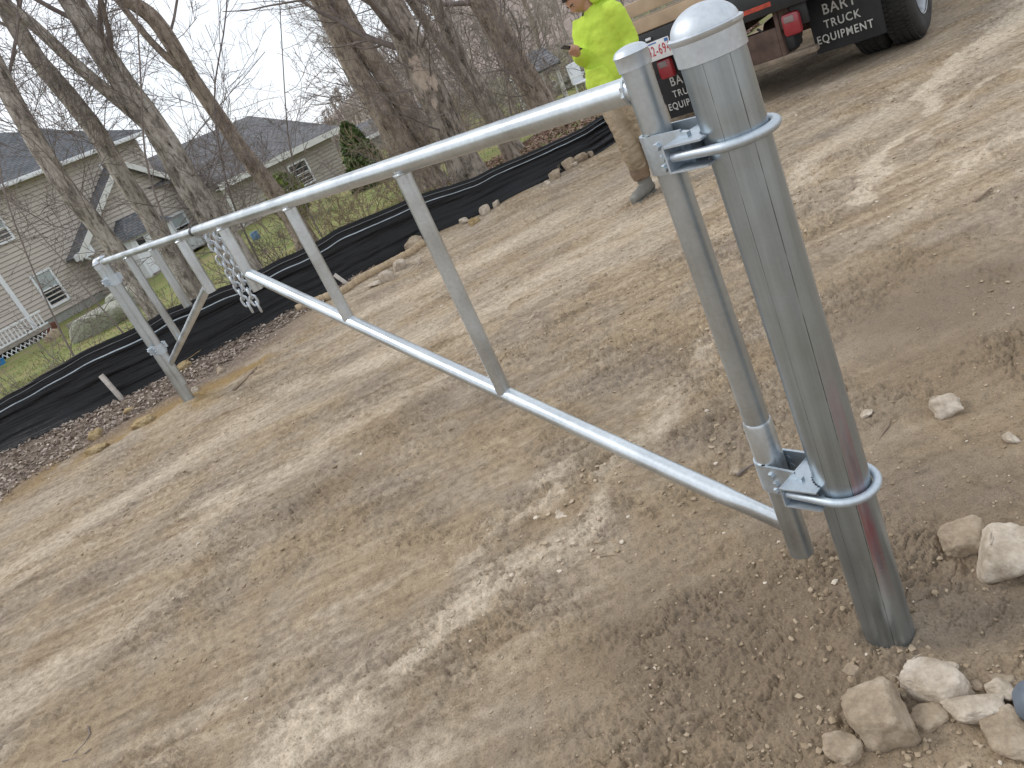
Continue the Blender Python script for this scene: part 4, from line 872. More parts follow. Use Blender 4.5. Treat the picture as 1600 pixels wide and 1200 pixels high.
def rock(px, w, h, label, mt='rock', seed=0, rot=0., sink=.25, tall=.7, group='stones by the near post', roll=0., cat='stone'):
    p = gp(*px); g = lz(p[0], p[1]); sc = depth(v3(p[0], p[1], g))/FPX; dx = w*sc/2; dy = h*sc/2/.72
    dy = min(dy, dx*1.25); dz = min(dx, dy)*(tall+.12)
    o = link('stone', rock_mesh('stone', seed, mt, (dx, dy, dz), .20 if mt == 'rock_tan' else .08), None, (float(p[0]), float(p[1]), float(g+dz*(1-2*sink))))
    o.rotation_euler = (math.radians(roll), 0, math.radians(rot)); return tag(o, label, cat, group)
R_ = [((1380, 1130), 92, 108, 'big tan stone below the near post, in front of its neighbours', 'rock', -12, .22, .75), ((1318, 1172), 52, 66, 'flat tan stone leaning on the left of the big tan stone', 'rock', 15, .3, .6),
      ((1462, 1078), 78, 72, 'pale crumbly stone directly below the near post', 'rock_pale', 30, .28, .7), ((1525, 1110), 88, 46, 'flat white topped stone beside the boot', 'rock_pale', -22, .2, .6),
      ((1568, 1086), 36, 40, 'small pale stone between the boot and the white topped stone', 'rock_pale', 10, .25, .8), ((1452, 1120), 62, 36, 'half buried brown stone between the big tan stone and the white topped stone', 'rock', 5, .42, .6),
      ((1578, 1152), 84, 70, 'broad flat stone under the boot', 'rock', -30, .3, .45), ((1516, 852), 86, 52, 'flat brown stone lying left of a larger pale stone', 'rock', -20, .18, .6),
      ((1572, 882), 100, 84, 'large pale stone at the right picture edge', 'rock_pale', -28, .2, .65), ((1478, 641), 48, 30, 'lone pale stone on the mud right of the near post', 'rock_pale', -20, .25, .75),
      ((1333, 1050), 24, 26, 'small brown stone at the lower left of the post foot', 'rock', 20, .3, .8), ((1580, 687), 20, 20, 'tiny pale stone near the right picture edge, on mud', 'rock_pale', 0, .3, .8),
      ((1355, 649), 20, 14, 'tiny pale flat chip close to the right of the near post', 'rock_pale', -20, .25, .5), ((1484, 1048), 24, 20, 'small white pebble above the pale crumbly stone', 'rock_pale', 40, .3, .8),
      ((1565, 1062), 40, 20, 'half buried brown stone above the small pale stone', 'rock', -10, .4, .6), ((1526, 1076), 20, 16, 'small round brown pebble above the white topped stone', 'rock', 0, .3, .8),
      ((1410, 1086), 16, 14, 'small brown pebble between the post foot and the big tan stone', 'rock', 0, .3, .8), ((1398, 1064), 22, 18, 'small grey brown pebble in the soil at the post foot', 'rock', 30, .35, .8),
      ((880, 805), 40, 22, 'grey flat stone broken in the pale soil behind the brace', 'rock_pale', -20, .42, .35), ((1150, 738), 26, 14, 'small clod beside the foot of the hinge pipe', 'rock', -35, .3, .6)]
for i, (px, w, h, lb, mt, ro_, sk, tl) in enumerate(R_): rock(px, w*.94, h*.94, lb, mt, 40+i, ro_, sk+.05, tl)
FR_ = [((652, 392), 32, 30, 'round tan stone at the fence foot, just left of the long upright', 'rock', .8), ((628, 420), 30, 18, 'white angular stone at the fence foot, second left of the long upright', 'rock_pale', .7), ((606, 438), 28, 20, 'white lumpy stone near the straw roll end', 'rock_pale', .8),
       ((588, 447), 30, 16, 'flat pale stone beside the thin pale stake', 'rock_pale', .5), ((655, 412), 16, 16, 'small white stone close below the round tan stone', 'rock_pale', .8), ((762, 337), 20, 18, 'grey stone at the fence foot right of the long upright', 'rock_pale', .9),
       ((778, 327), 14, 14, 'small white stone at the fence foot beside the grey stone', 'rock_pale', .9), ((728, 352), 18, 14, 'small white stone on the soil bank, middle of the fence', 'rock_pale', .6), ((742, 352), 26, 16, 'ochre clod on the soil bank behind the long upright', 'rock_tan', .7),
       ((893, 270), 22, 32, 'upright tan stone in the row left of the person', 'rock', 1.1), ((872, 284), 24, 16, 'light tan stone at the left end of the row by the person', 'rock', .8), ((912, 259), 24, 16, 'rounded tan stone in the row nearest the person', 'rock', .8), ((926, 250), 12, 18, 'narrow tan stone behind the row by the person', 'rock', 1.2),
       ((858, 296), 14, 12, 'small pale stone left of the stone row', 'rock_pale', .8), ((900, 268), 14, 12, 'small pale stone in the middle of the stone row', 'rock_pale', .8), ((154, 683), 26, 30, 'ochre lump on the leaf strip left of the distant post', 'rock_tan', .9), ((306, 612), 12, 14, 'cream stone touching the foot of the distant post', 'rock_pale', .9),
       ((345, 582), 22, 14, 'brown stone on the ochre soil right of the distant post', 'rock', .6), ((225, 662), 46, 24, 'broad ochre clod on the soil below the tall stake', 'rock_tan', .5), ((150, 706), 50, 22, 'low ochre clod at the edge of the leaf strip', 'rock_tan', .5), ((290, 585), 40, 20, 'dark ochre clod behind the distant post', 'rock_tan', .6), ((205, 645), 24, 16, 'pale ochre clod just below the tall stake', 'rock_tan', .6)]
for i, (px, w, h, lb, mt, tl) in enumerate(FR_): rock(px, w*.86, h*.86, lb, mt, 90+i, i*37 % 50-25, .42 if mt == 'rock_tan' else .25, tl, 'stones along the silt fence')
p = on_land(165, 505)
def boulder(px, w, hgt, label, mt, seed, rot):
    p = on_land(*px); sc = depth(p)/FPX; o = link('boulder', rock_mesh('boulder', seed, mt, (w*sc/2, w*sc/3.2, hgt*sc*.62), .07), None, (float(p[0]), float(p[1]), float(p[2]+hgt*sc*.22))); o.rotation_euler = (0, 0, math.radians(rot)); return tag(o, label, 'boulder', 'boulders on the lawn')
boulder((160, 516), 96, 40, 'long grey green boulder on the lawn left of the distant post', 'boulder', 160, -8); boulder((85, 530), 26, 18, 'tan rounded boulder left of the long grey boulder', 'rock', 161, 0); boulder((205, 478), 60, 36, 'grey boulder hidden partly behind the distant post', 'boulder', 162, 10)
def bed():
    A, B = on_land(-40, 575), on_land(62, 530); d = unit((B-A)*v3(1, 1, 0)); nrm = v3(-d[1], d[0], 0); L = np.linalg.norm((B-A)[:2])
    r = empty('garden_bed', (A+B)/2, 'red mulched garden bed edged with pale timber below the deck', 'garden bed'); c = (A+B)/2
    m = MB(); m.box(c+nrm*.75+UZ*.10, d*L/2, nrm*.7, UZ*.16, 0, .05); m.build('mulch', M['mulch'], r); m = MB(); m.box(c+UZ*.12, d*L/2, nrm*.06, UZ*.18); m.build('edging', M['timber'], r)
    A2, B2 = on_land(95, 528), on_land(185, 478); d2 = unit((B2-A2)*v3(1, 1, 0)); m = MB(); m.box((A2+B2)/2+v3(0, .9, 0)+UZ*.10, d2*np.linalg.norm((B2-A2)[:2])/2, np.cross(UZ, d2)*.07, UZ*.14)
    tag(m.build('edging_timber', M['timber']), 'grey timber edging behind the long boulder', 'edging')
    q = on_land(3, 570); m = MB(); m.lathe(q, [(.001, 0), (.14, 0), (.17, .18), (.18, .19), (.18, .2), (.16, .2), (.13, .02), (.001, .02)], 24); tag(m.build('bucket', M['blue']), 'blue plastic tub on the grass at the left picture edge', 'tub')
bed()
TARP = on_land(402, 374)
_t = link('tarp', rock_mesh('tarp', 171, 'tarp', (.15, .12, .19), .22), None, (float(TARP[0]), float(TARP[1]), float(TARP[2]+.12)))
tag(_t, 'crumpled blue tarp on the ground behind the gate chains', 'tarp')
# ================================================================== HILL, WOODS, FAR THINGS
def hill():
    az = np.radians(np.linspace(-9, 75, 220)); rr = np.linspace(62, 260, 60); A, R = np.meshgrid(az, rr, indexing='ij'); deg = np.degrees(A)
    top = np.interp(deg, [-9, -5.2, -4.3, -1.5, 2, 6, 12, 25, 75], [-1.2, -.6, .2, 3.2, 5.5, 8.5, 11, 13, 13])*1.0
    X = R*np.sin(A); Y = R*np.cos(A); t = sstep(62, 150, R); Z = -1.6+(top+1.6)*t+(fbm(X*.06, Y*.06, 4, 501)-.5)*2.2*t-sstep(170, 260, R)*4
    V = np.stack([X, Y, Z], -1).reshape(-1, 3); n, k = A.shape; i = np.arange(n-1)[:, None]*k; j = np.arange(k-1)[None]
    F = np.stack([i+j, i+j+1, i+k+j+1, i+k+j], -1).reshape(-1, 4)
    m, t_, b = mat('leafy_hillside', (.2, .15, .12), .95, 0, .1); c = t_.nodes.new('ShaderNodeTexCoord').outputs['Object']
    lk(t_, ramp(t_, noise(t_, .5, 7, c, .75), [(.3, (.22, .175, .15)), (.5, (.31, .255, .225)), (.7, (.38, .32, .285))]), b.inputs['Base Color'])
    return tag(link('hill', mesh_np('hill', V, [F[:, ::-1]], m), None), kind='structure'), top
hl, _ = hill()
def hill_z(x, y):
    r = math.hypot(x, y); d = math.degrees(math.atan2(x, y)); top = float(np.interp(d, [-9, -5.2, -4.3, -1.5, 2, 6, 12, 25, 75], [-1.2, -.6, .2, 3.2, 5.5, 8.5, 11, 13, 13])); t = min(1, max(0, (r-62)/88)); t = t*t*(3-2*t)
    return -1.6+(top+1.6)*t
def woods():
    g = np.random.default_rng(55); n = 430; az = np.radians(-4.6+34*g.random(n)); r = 45+115*g.random(n)**.8; x, y = r*np.sin(az), r*np.cos(az)
    z = np.array([hill_z(a, b) if math.hypot(a, b) > 62 else lz(a, b) for a, b in zip(x, y)]); H = np.minimum(3.2+3.4*g.random(n), np.interp(np.degrees(az), [-5, -2, 3, 10], [1.8, 3.4, 4.6, 7])); K = 6
    P = np.zeros((n, K, 3)); P[:, 0] = np.stack([x, y, z-.2], 1); d = unit(np.stack([g.normal(size=n)*.07, g.normal(size=n)*.07, np.ones(n)], 1))
    for k in range(1, K): d = unit(d+g.normal(size=d.shape)*.05); P[:, k] = P[:, k-1]+d*(H/(K-1))[:, None]
    R = (.05+.09*g.random(n))[:, None]*np.linspace(1, .2, K); B, BR = grow(P, R, 9, .25, 1, .42, 42, .42, 5, .2, .08, g=g); C, CR = grow(B, BR, 5, .2, 1, .6, 38, .5, 4, .25, .05, g=g); D, DR = grow(C, CR, 2, .2, 1, .7, 38, .6, 3, .25, .0, g=g)
    V, F, nv = [], [], 0
    for T_, r_, mn in ((P, R, .04), (B, BR, .022), (C, CR, .017), (D, DR, .014)):
        v, f = tubes(T_, np.maximum(r_, mn*(r.mean()/90)), 3); V.append(v); F.append(f+nv); nv += len(v)
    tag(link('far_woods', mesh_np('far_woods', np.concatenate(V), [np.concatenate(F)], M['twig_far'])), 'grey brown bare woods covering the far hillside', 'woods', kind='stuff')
woods()
def undergrowth():
    g = np.random.default_rng(58); n = 900; az = np.radians(-5+30*g.random(n)); r = 26+40*g.random(n); x, y = r*np.sin(az), r*np.cos(az); keep = np.abs(np.degrees(az)-11.5) > 1.6; keep |= r > 33; keep &= (np.degrees(az) > -2.5) | (r > 48); x, y = x[keep], y[keep]; n = len(x)
    z = land(x, y); K = 5; P = np.zeros((n, K, 3)); P[:, 0] = np.stack([x, y, z-.05], 1); d = unit(np.stack([g.normal(size=n)*.35, g.normal(size=n)*.35, np.ones(n)], 1)); H = .5+1.1*g.random(n)**2
    for k in range(1, K): d = unit(d+g.normal(size=d.shape)*.15); P[:, k] = P[:, k-1]+d*(H/(K-1))[:, None]
    R = np.full((n, 1), .012)*np.linspace(1, .4, K); B, BR = grow(P, R, 9, .05, 1, .7, 45, .7, 4, .3, .02, g=g); C, CR = grow(B, BR, 4, .1, 1, .6, 42, .7, 3, .3, 0, g=g)
    V, F, nv = [], [], 0
    for T_, r_ in ((P, R), (B, BR), (C, CR)):
        v, f = tubes(T_, np.maximum(r_, .007), 3); V.append(v); F.append(f+nv); nv += len(v)
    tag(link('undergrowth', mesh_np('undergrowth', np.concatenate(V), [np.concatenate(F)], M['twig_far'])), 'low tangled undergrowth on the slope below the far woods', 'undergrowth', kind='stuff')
undergrowth()
def blob_leaves(n, centre, rad, size, g, cone=False):
    q = unit(g.normal(size=(n, 3)))*(.55+.45*g.random((n, 1))**.5)
    if cone:
        h = g.random(n)**1.25; a = g.random(n)*2*np.pi; rr = (1-h)**.55*(.5+.55*g.random(n)); q = np.stack([np.cos(a)*rr, np.sin(a)*rr, h*2-1], 1)
    c = centre+q*rad; d1 = unit(g.normal(size=(n, 3))); d2 = unit(np.cross(d1, g.normal(size=(n, 3)))); s = size*(.6+.8*g.random((n, 1)))
    V = np.stack([c-d1*s, c+d2*s*.45, c+d1*s, c-d2*s*.45], 1).reshape(-1, 3); return V, np.arange(n*4).reshape(n, 4)
def bush(name, label, px, dist, rad, n, size, mt, seed, cone=False, cat='shrub', up=1.):
    g = np.random.default_rng(seed); p = at_range(*px, dist); gz = lz(p[0], p[1]); base = v3(p[0], p[1], gz); r = empty(name, base, label, cat)
    V, F = blob_leaves(n, v3(0, 0, rad[2]*up), np.array(rad), size, g, cone); link('foliage', mesh_np('foliage', V, [F], M[mt]), r)
    m = MB(); m.tube([base-UZ*.1, base+UZ*rad[2]*.9], [.05, .02], 8); m.build('stem', M['bark'], r); return r
bush('conifer_shrub', 'dark green conical evergreen at the right corner of the garage wing', (566, 250), 30.5, (.95, .95, 1.35), 5200, .10, 'leafgreen', 601, True, 'evergreen', .80)
bush('conifer_shrub', 'yellow green evergreen growing against the garage wing wall beside the reddish trunk', (440, 292), 29.5, (.75, .6, .95), 2200, .09, 'leafgreen2', 602, False, 'evergreen', 1.0)
def shelter():
    S1 = Plane(850, 130, 26, 80); c = on_land(850, 150); r = empty('garden_shelter', S1.P(0, 0, -1.1), 'small open garden shelter with grey shingled roof and pale posts', 'shelter')
    sl, zl = S1.sz(826, 118); sr, zr = S1.sz(868, 98); st, zt = S1.sz(822, 92); tr, ztr = S1.sz(875, 71)
    ze = (zl+zr)/2; zp = (zt+ztr)/2+.12; L, Rr = sl-.12, sr+.1; dp = 1.5
    m = MB(); roofslab(m, [S1.P(L, .2, ze), S1.P(Rr, .2, ze), S1.P(Rr, -dp/2, zp), S1.P(L, -dp/2, zp)], .09); roofslab(m, [S1.P(L, -dp-.2, ze), S1.P(Rr, -dp-.2, ze), S1.P(Rr, -dp/2, zp), S1.P(L, -dp/2, zp)], .08); m.build('roof', M['shingle_b'], r)
    m = MB(); m.prism([S1.P(Rr-.02, .1, ze), S1.P(Rr-.02, -dp-.1, ze), S1.P(Rr-.02, -dp/2, zp-.06)], S1.u*.05); m.prism([S1.P(L-.03, .1, ze), S1.P(L-.03, -dp-.1, ze), S1.P(L-.03, -dp/2, zp-.06)], S1.u*.05); m.build('gable_board', simple('grey_board', (.42, .41, .40), .8), r)
    for s in (L+.15, Rr-.15):
        for o in (0, -dp):
            m = MB(); pbox(m, S1, s-.06, s+.06, o-.06, o+.06, -1.35, ze-.02); m.build('post', simple('pale_post', (.55, .53, .50), .8), r)
    m = MB(); pbox(m, S1, L+.2, Rr-.2, -.03, .03, -.9, -.78); m.build('rail', M['timber'], r)
shelter()
def stone_wall():
    g = np.random.default_rng(66); V, F, nv = [], [], 0; A, B = on_land(848, 158), on_land(912, 128); me_s = [rock_mesh('s', 700+i, 'boulder', (1, 1, 1), .08, 2) for i in range(4)]
    for k in range(60):
        me = me_s[k % 4]; v = np.zeros(len(me.vertices)*3); me.vertices.foreach_get('co', v); v = v.reshape(-1, 3); a = g.random()*6.28; R2 = np.array([[math.cos(a), -math.sin(a), 0], [math.sin(a), math.cos(a), 0], [0, 0, 1]])
        t = g.random(); row = k % 3; v = (v@R2.T)*np.array([.22, .2, .13])*(.7+.6*g.random())+A+(B-A)*t+v3(g.normal()*.08, g.normal()*.12, .10+row*.17); V.append(v)
        fs = np.array([list(p.vertices) for p in me.polygons if len(p.vertices) == 3]); F.append(fs+nv); nv += len(v)
    tag(link('stone_wall', mesh_np('stone_wall', np.concatenate(V), [np.concatenate(F)], M['boulder'])), 'low dry stone wall running right from the shingled shelter', 'stone wall')
stone_wall()
def grey_house():
    P = Plane(600, 240, 48, 78); r = empty('outbuilding', P.P(1, -2, -1.5), 'low grey outbuilding with pale roof edge, far behind the conifer', 'outbuilding'); s0, z0 = P.sz(574, 213); s1, z1 = P.sz(612, 208); z1 = z0
    m = MB(); clap(m, P, [(s0, -1.9), (s0+3.6, -1.9), (s0+3.6, z0), (s0, z0)], 0); pbox(m, P, s0, s0+3.6, -4, -.06, -1.9, z0); m.build('wall', simple('grey_wall', (.33, .34, .36), .8), r)
    m = MB(); roofslab(m, [P.P(s0-.3, .35, z0), P.P(s0+3.9, .35, z0), P.P(s0+3.9, -2, z0+.75), P.P(s0-.3, -2, z0+.75)]); m.build('roof', M['shingle_b'], r); m = MB(); pbox(m, P, s0-.3, s0+3.9, .352, .42, z0-.2, z0); m.build('fascia', M['trim'], r)
grey_house()
def chair():
    p = on_land(917, 130); p = at_range(915, 128, 24); p[2] = lz(p[0], p[1]); r = empty('garden_chair', p, 'white plastic garden chair on the grass just left of the person', 'chair'); a = math.radians(35); e = v3(math.cos(a), math.sin(a), 0); f = v3(-math.sin(a), math.cos(a), 0)
    m = MB(); m.box(p+UZ*.43, e*.26, f*.25, UZ*.02, 0, .012); m.build('seat', M['trim'], r)
    m = MB(); m.box(p+f*.27+UZ*.72, e*.26, f*.02, UZ*.28, 0, .012); m.build('backrest', M['trim'], r)
    for i in (-1, 1):
        for j in (-1, 1): m = MB(); m.tube([p+e*.23*i+f*.22*j, p+e*.22*i+f*.2*j+UZ*.42], .022, 8); m.build('leg', M['trim'], r)
        m = MB(); m.box(p+e*.27*i+UZ*.63, e*.02, f*.25, UZ*.018); m.build('armrest', M['trim'], r)
chair()
# ================================================================== TRUCK
TH = math.radians(46); TF = v3(math.sin(TH), math.cos(TH), 0); TR = v3(math.cos(TH), -math.sin(TH), 0); TA = gp(1428, 60); TA = TA-1.2*TR; TA[2] = 0
def T(l, f, z): return TA+TR*l+TF*f+UZ*z
def text_mesh(name, txt, size, mt, parent, origin, ex, ey, off, width=None):
    cu = bpy.data.curves.new('t', 'FONT'); cu.body = txt; cu.size = size; cu.align_x = 'CENTER'; cu.offset = off; cu.extrude = .0015; cu.space_character = 1.16
    ob = bpy.data.objects.new('t', cu); COL.objects.link(ob); bpy.context.view_layer.update(); me = bpy.data.meshes.new_from_object(ob.evaluated_get(bpy.context.evaluated_depsgraph_get())); bpy.data.objects.remove(ob)
    n = np.cross(ex, ey); xs = np.array([v.co[:] for v in me.vertices]); w = xs[:, 0].max()-xs[:, 0].min(); kx = (width/w) if width else 1.; cx = (xs[:, 0].max()+xs[:, 0].min())/2
    root = parent.parent if parent.parent else parent; org = np.array(root.location)
    for v in me.vertices:
        c = np.asarray(origin)+np.asarray(ex)*(v.co.x-cx)*kx+np.asarray(ey)*v.co.y+n*v.co.z-org; v.co = Vector(c)
    me.name = name; me.materials.clear(); me.materials.append(M[mt]); o = bpy.data.objects.new(name, me); COL.objects.link(o); o.parent = parent; return o
def truck():
    r = empty('flatbed_truck', TA, 'black flatbed truck seen from behind, parked on the dirt road', 'truck'); X = lambda l, f, z: T(l, f, z)
    def bx(m, l0, l1, f0, f1, z0, z1, bev=.006): m.box(T((l0+l1)/2, (f0+f1)/2, (z0+z1)/2), TR*(l1-l0)/2, TF*(f1-f0)/2, UZ*(z1-z0)/2, 0, bev)
    m = MB(); bx(m, -1.22, 1.22, -1.06, 4.2, .93, 1.03, .012); bx(m, -1.22, 1.22, -1.10, -1.05, .80, 1.05, .01); m.build('deck', M['truck_black'], r)
    m = MB(); bx(m, -1.21, 1.21, -1.0, 4.2, 1.032, 1.06); m.build('deck_boards', M['plank'], r)
    for l0, l1 in ((.02, .34), (-.5, -.2), (.75, 1.1)): tp = MB(); bx(tp, l0, l1, -1.104, -1.100, .865, .905, 0); tp.build('red_tape', M['redtape'], r)
    m = MB(); bx(m, -.44, -.34, -1.0, 5.5, .62, .92); bx(m, .34, .44, -1.0, 5.5, .62, .92); m.build('chassis_rail', M['rust'], r)
    m = MB(); bx(m, -.42, .30, -1.02, -.97, .36, .66, .008); bx(m, -.46, -.42, -1.02, -.6, .34, .8); bx(m, .30, .34, -1.02, -.6, .36, .8); m.build('hitch_plate', M['rust'], r)
    m = MB(); bx(m, -.42, .62, -1.04, -.92, .335, .385, .008); m.build('rear_step', M['dusty'], r)
    m = MB(); bx(m, .18, .42, -.95, -.70, .40, .56, .03); m.build('valve_box', M['truck_black'], r)
    m = MB(); bx(m, -1.05, -.58, -.98, -.94, .55, .80, .01); m.build('lamp_bracket', M['truck_black'], r)
    m = MB(); bx(m, .34, .60, -.98, -.94, .60, .80, .01); m.build('lamp_bracket', M['truck_black'], r)
    for c in (-.885, .455):
        m = MB(); m.box(T(c, -1.015, .645), TR*.085, TF*.045, UZ*.105, 0, .035); o = m.build('tail_light', M['lens'], r)
        m = MB(); m.box(T(c-.005, -1.062, .695), TR*.045, TF*.004, UZ*.028, 0, .004); m.build('clear_lens', M['lens_clear'], o)
    pl = MB(); pl.box(T(-.90, -1.114, .855), TR*.185, TF*.004, UZ*.095, 0, .003); p = pl.build('licence_plate', M['plate'], r)
    text_mesh('lettering', '42-694', .140, 'plate_red', p, T(-.852, -1.1195, .808), TR, UZ, .001, .262)
    m = MB(); m.box(T(-.745, -1.119, .925), TR*.02, TF*.001, UZ*.016); m.build('sticker', M['plate_blue'], p)
    m = MB(); m.box(T(-.92, -1.119, .930), TR*.06, TF*.001, UZ*.006); m.build('header_line', M['plate_blue'], p)
    m = MB(); m.box(T(-.93, -1.12, .985), TR*.03, TF*.012, UZ*.013, 0, .006); m.build('plate_lamp', M['trim'], r)
    for sg in (-1, 1):
        c = .775*sg+(.03 if sg > 0 else -.115); dz = 0 if sg > 0 else -.18; V = []
        m = MB(); n = 7
        for a in (-.62, -.606):
            for i in range(n):
                for j in range(n): V.append(T(c+(i/(n-1)-.5)*.64, a-.03*math.sin(j/(n-1)*2.4)+.012*math.sin(i*1.1+sg), .235+dz+j/(n-1)*.72))
        q = n*n; Fc = []
        for i in range(n-1):
            for j in range(n-1): k = i*n+j; Fc += [(k, k+1, k+n+1, k+n), (q+k, q+k+n, q+k+n+1, q+k+1)]
        rim_ = [i*n for i in range(n)]+[(n-1)*n+j for j in range(1, n)]+[i*n+n-1 for i in range(n-2, -1, -1)]+[j for j in range(n-2, 0, -1)]
        Fc += [(a, b, q+b, q+a) for a, b in zip(rim_, rim_[1:]+rim_[:1])]
        m.add(V, Fc); fl = m.build('mud_flap', M['flap'], r)
        for txt, sz, z, w in (('BART', .135, .60, .30), ('TRUCK', .105, .475, .335), ('EQUIPMENT', .105, .35, .515)): text_mesh('lettering', txt, sz, 'letter', fl, T(c+(-.02 if sg > 0 else -.03), -.662, z-.02+dz), TR, UZ, .0012, w)
    def wheel(l, f, sgn, dual=True):
        root_l = l; m = MB(); ax = TR*sgn; c = T(l, f, .485)
        R_ = .485; w = .135
        pr = [(.27, -w), (.30, -w-.006), (.37, -w-.016), (.43, -w-.012), (.462, -w+.008), (.478, -w+.03), (R_, -w*.55), (R_+.002, 0), (R_, w*.55), (.478, w-.03), (.462, w-.008), (.43, w+.012), (.37, w+.016), (.30, w+.006), (.27, w)]
        m.lathe(c, pr, 72, 0, ax)
        for k in range(64):
            a = 2*np.pi*k/64; e1 = np.cross(ax, UZ); d = UZ*math.cos(a)+e1*math.sin(a); t = np.cross(ax, d)
            for q in (-.075, -.025, .025, .075):
                ph = (.5 if abs(q) > .05 else 0)*2*np.pi/64; d2 = UZ*math.cos(a+ph)+e1*math.sin(a+ph); t2 = np.cross(ax, d2); m.box(c+d2*(R_+.003)+ax*q*1.15, ax*.021, t2*.017, d2*.006)
        ty = m.build('tyre', M['tyre'], r)
        m = MB(); m.lathe(c, [(.275, w+.004), (.285, w+.008), (.275, w-.005), (.262, w-.03), (.25, w-.08), (.20, w-.11), (.15, w-.10), (.12, w-.06), (.10, w-.05), (.095, w+.02), (.07, w+.05), (.001, w+.055)], 48, 0, ax)
        for k in range(10):
            a = 2*np.pi*k/10; e1 = np.cross(ax, UZ); d = UZ*math.cos(a)+e1*math.sin(a); m.tube([c+d*.168+ax*(w-.11), c+d*.168+ax*(w-.075)], .014, 6)
        m.build('rim', M['rim'], ty)
    for sg in (-1, 1): wheel(sg*1.19, 0, sg); wheel(sg*.89, 0, sg); wheel(sg*1.0, 4.9, sg)
    m = MB(); m.tube([T(-1.0, 0, .485), T(1.0, 0, .485)], .07, 12); m.lathe(T(0, 0, .485), [(.001, -.2), (.14, -.16), (.2, 0), (.14, .16), (.001, .2)], 20, 0, TR); m.build('axle', M['rust'], r)
    m = MB(); bx(m, -1.15, 1.15, 4.35, 6.6, .75, 2.45, .12); bx(m, -1.0, 1.0, 6.55, 7.5, .7, 1.5, .14); cab = m.build('cab', M['truck_black'], r)
    m = MB(); bx(m, -.7, .7, 4.335, 4.352, 1.6, 2.2, 0); m.build('rear_window', M['glass'], cab)
    m = MB(); bx(m, -1.2, 1.2, 4.12, 4.2, 1.03, 2.2, .02); m.build('headboard', M['truck_black'], r)
    m = MB(); m.tube([T(.12, -.99, .70), T(.2, -1.0, .62), T(.28, -.99, .58), T(.36, -.98, .62), T(.40, -.97, .66)], .012, 8); m.build('brake_hose', M['truck_black'], r)
truck()
for k, (z, l0, l1, f) in enumerate(((1.128, -1.28, .05, -1.02), (1.30, -1.25, .0, -.97), (1.128, -1.20, .02, -.86))):
    m = MB(); m.box(T((l0+l1)/2, f, z), TR*(l1-l0)/2, TF*.065, UZ*.066 if k else UZ*.066, 0, .006)
    tag(m.build('timber_beam', M['plank']), ['long brown timber beam lying lowest on the truck deck edge', 'brown timber beam lying on top of another on the truck deck', 'brown timber beam behind the lowest beam on the truck deck'][k], 'timber', 'timbers loaded on the truck')
m = MB(); m.tube([T(-1.0, -.93, 1.385), T(-.92, -1.0, 1.40), T(-.84, -.96, 1.41), T(-.8, -.9, 1.385), T(-.88, -.88, 1.40), T(-.95, -.97, 1.42), T(-.75, -.95, 1.39)], .018, 8)
tag(m.build('strap', M['straw']), 'tan strap bunched on top of the truck timbers', 'strap')
# ================================================================== PERSON
def solid(parts, vox, smooth=4, wr=None):
    """join closed shapes and fuse them into one continuous surface"""
    V, F, nv = [], [], 0
    for v, f in parts: V += [tuple(map(float, q)) for q in v]; F += [[int(i)+nv for i in q] for q in f]; nv = len(V)
    me = bpy.data.meshes.new('tmp'); me.from_pydata(V, [], F); bm = bmesh.new(); bm.from_mesh(me); bmesh.ops.recalc_face_normals(bm, faces=bm.faces); bm.to_mesh(me); bm.free()
    ob = bpy.data.objects.new('tmp', me); COL.objects.link(ob); md = ob.modifiers.new('r', 'REMESH'); md.mode = 'VOXEL'; md.voxel_size = vox; md2 = ob.modifiers.new('s', 'SMOOTH'); md2.iterations = smooth; md2.factor = .5
    bpy.context.view_layer.update(); out = bpy.data.meshes.new_from_object(ob.evaluated_get(bpy.context.evaluated_depsgraph_get())); bpy.data.objects.remove(ob)
    return out
def loft(rings):
    n = len(rings[0]); V = np.concatenate(rings); F = []
    for k in range(len(rings)-1): F += [(k*n+i, k*n+(i+1) % n, (k+1)*n+(i+1) % n, (k+1)*n+i) for i in range(n)]
    F += [tuple(range(n))[::-1], tuple(range((len(rings)-1)*n, len(rings)*n))]; return V, F
def ering(c, e1, e2, r1, r2, n=24, p=2.):
    a = np.arange(n)*2*np.pi/n; ca, sa = np.cos(a), np.sin(a); k = (np.abs(ca)**p+np.abs(sa)**p)**(-1/p)
    return np.asarray(c)+np.outer(ca*k*r1, e1)+np.outer(sa*k*r2, e2)
def limb(pts, rad, n=18):
    pts = np.array(pts, float); t = np.linspace(0, 1, len(pts)); tt = np.linspace(0, 1, 4*len(pts)); P = np.stack([np.interp(tt, t, pts[:, i]) for i in range(3)], 1); R = np.interp(tt, t, rad)
    for _ in range(3): P[1:-1] = (P[:-2]+2*P[1:-1]+P[2:])/4
    V, F = tubes(P[None], R[None], n); k = len(P); F = [tuple(f) for f in F]+[tuple(range(n))[::-1], tuple(range((k-1)*n, k*n))]; return V, F
def ball(c, r, ex=None, n=12):
    V = []; F = []
    for i in range(n+1):
        th = np.pi*i/n
        for j in range(2*n): ph = np.pi*j/n; V.append((max(.002, math.sin(th))*math.cos(ph), max(.002, math.sin(th))*math.sin(ph), math.cos(th)))
    V = np.array(V)*np.asarray(r); V = (V@np.asarray(ex) if ex is not None else V)+np.asarray(c); m2 = 2*n
    for i in range(n): F += [(i*m2+j, i*m2+(j+1) % m2, (i+1)*m2+(j+1) % m2, (i+1)*m2+j) for j in range(m2)]
    F += [tuple(range(m2)), tuple(range(n*m2, (n+1)*m2))[::-1]]; return V, F
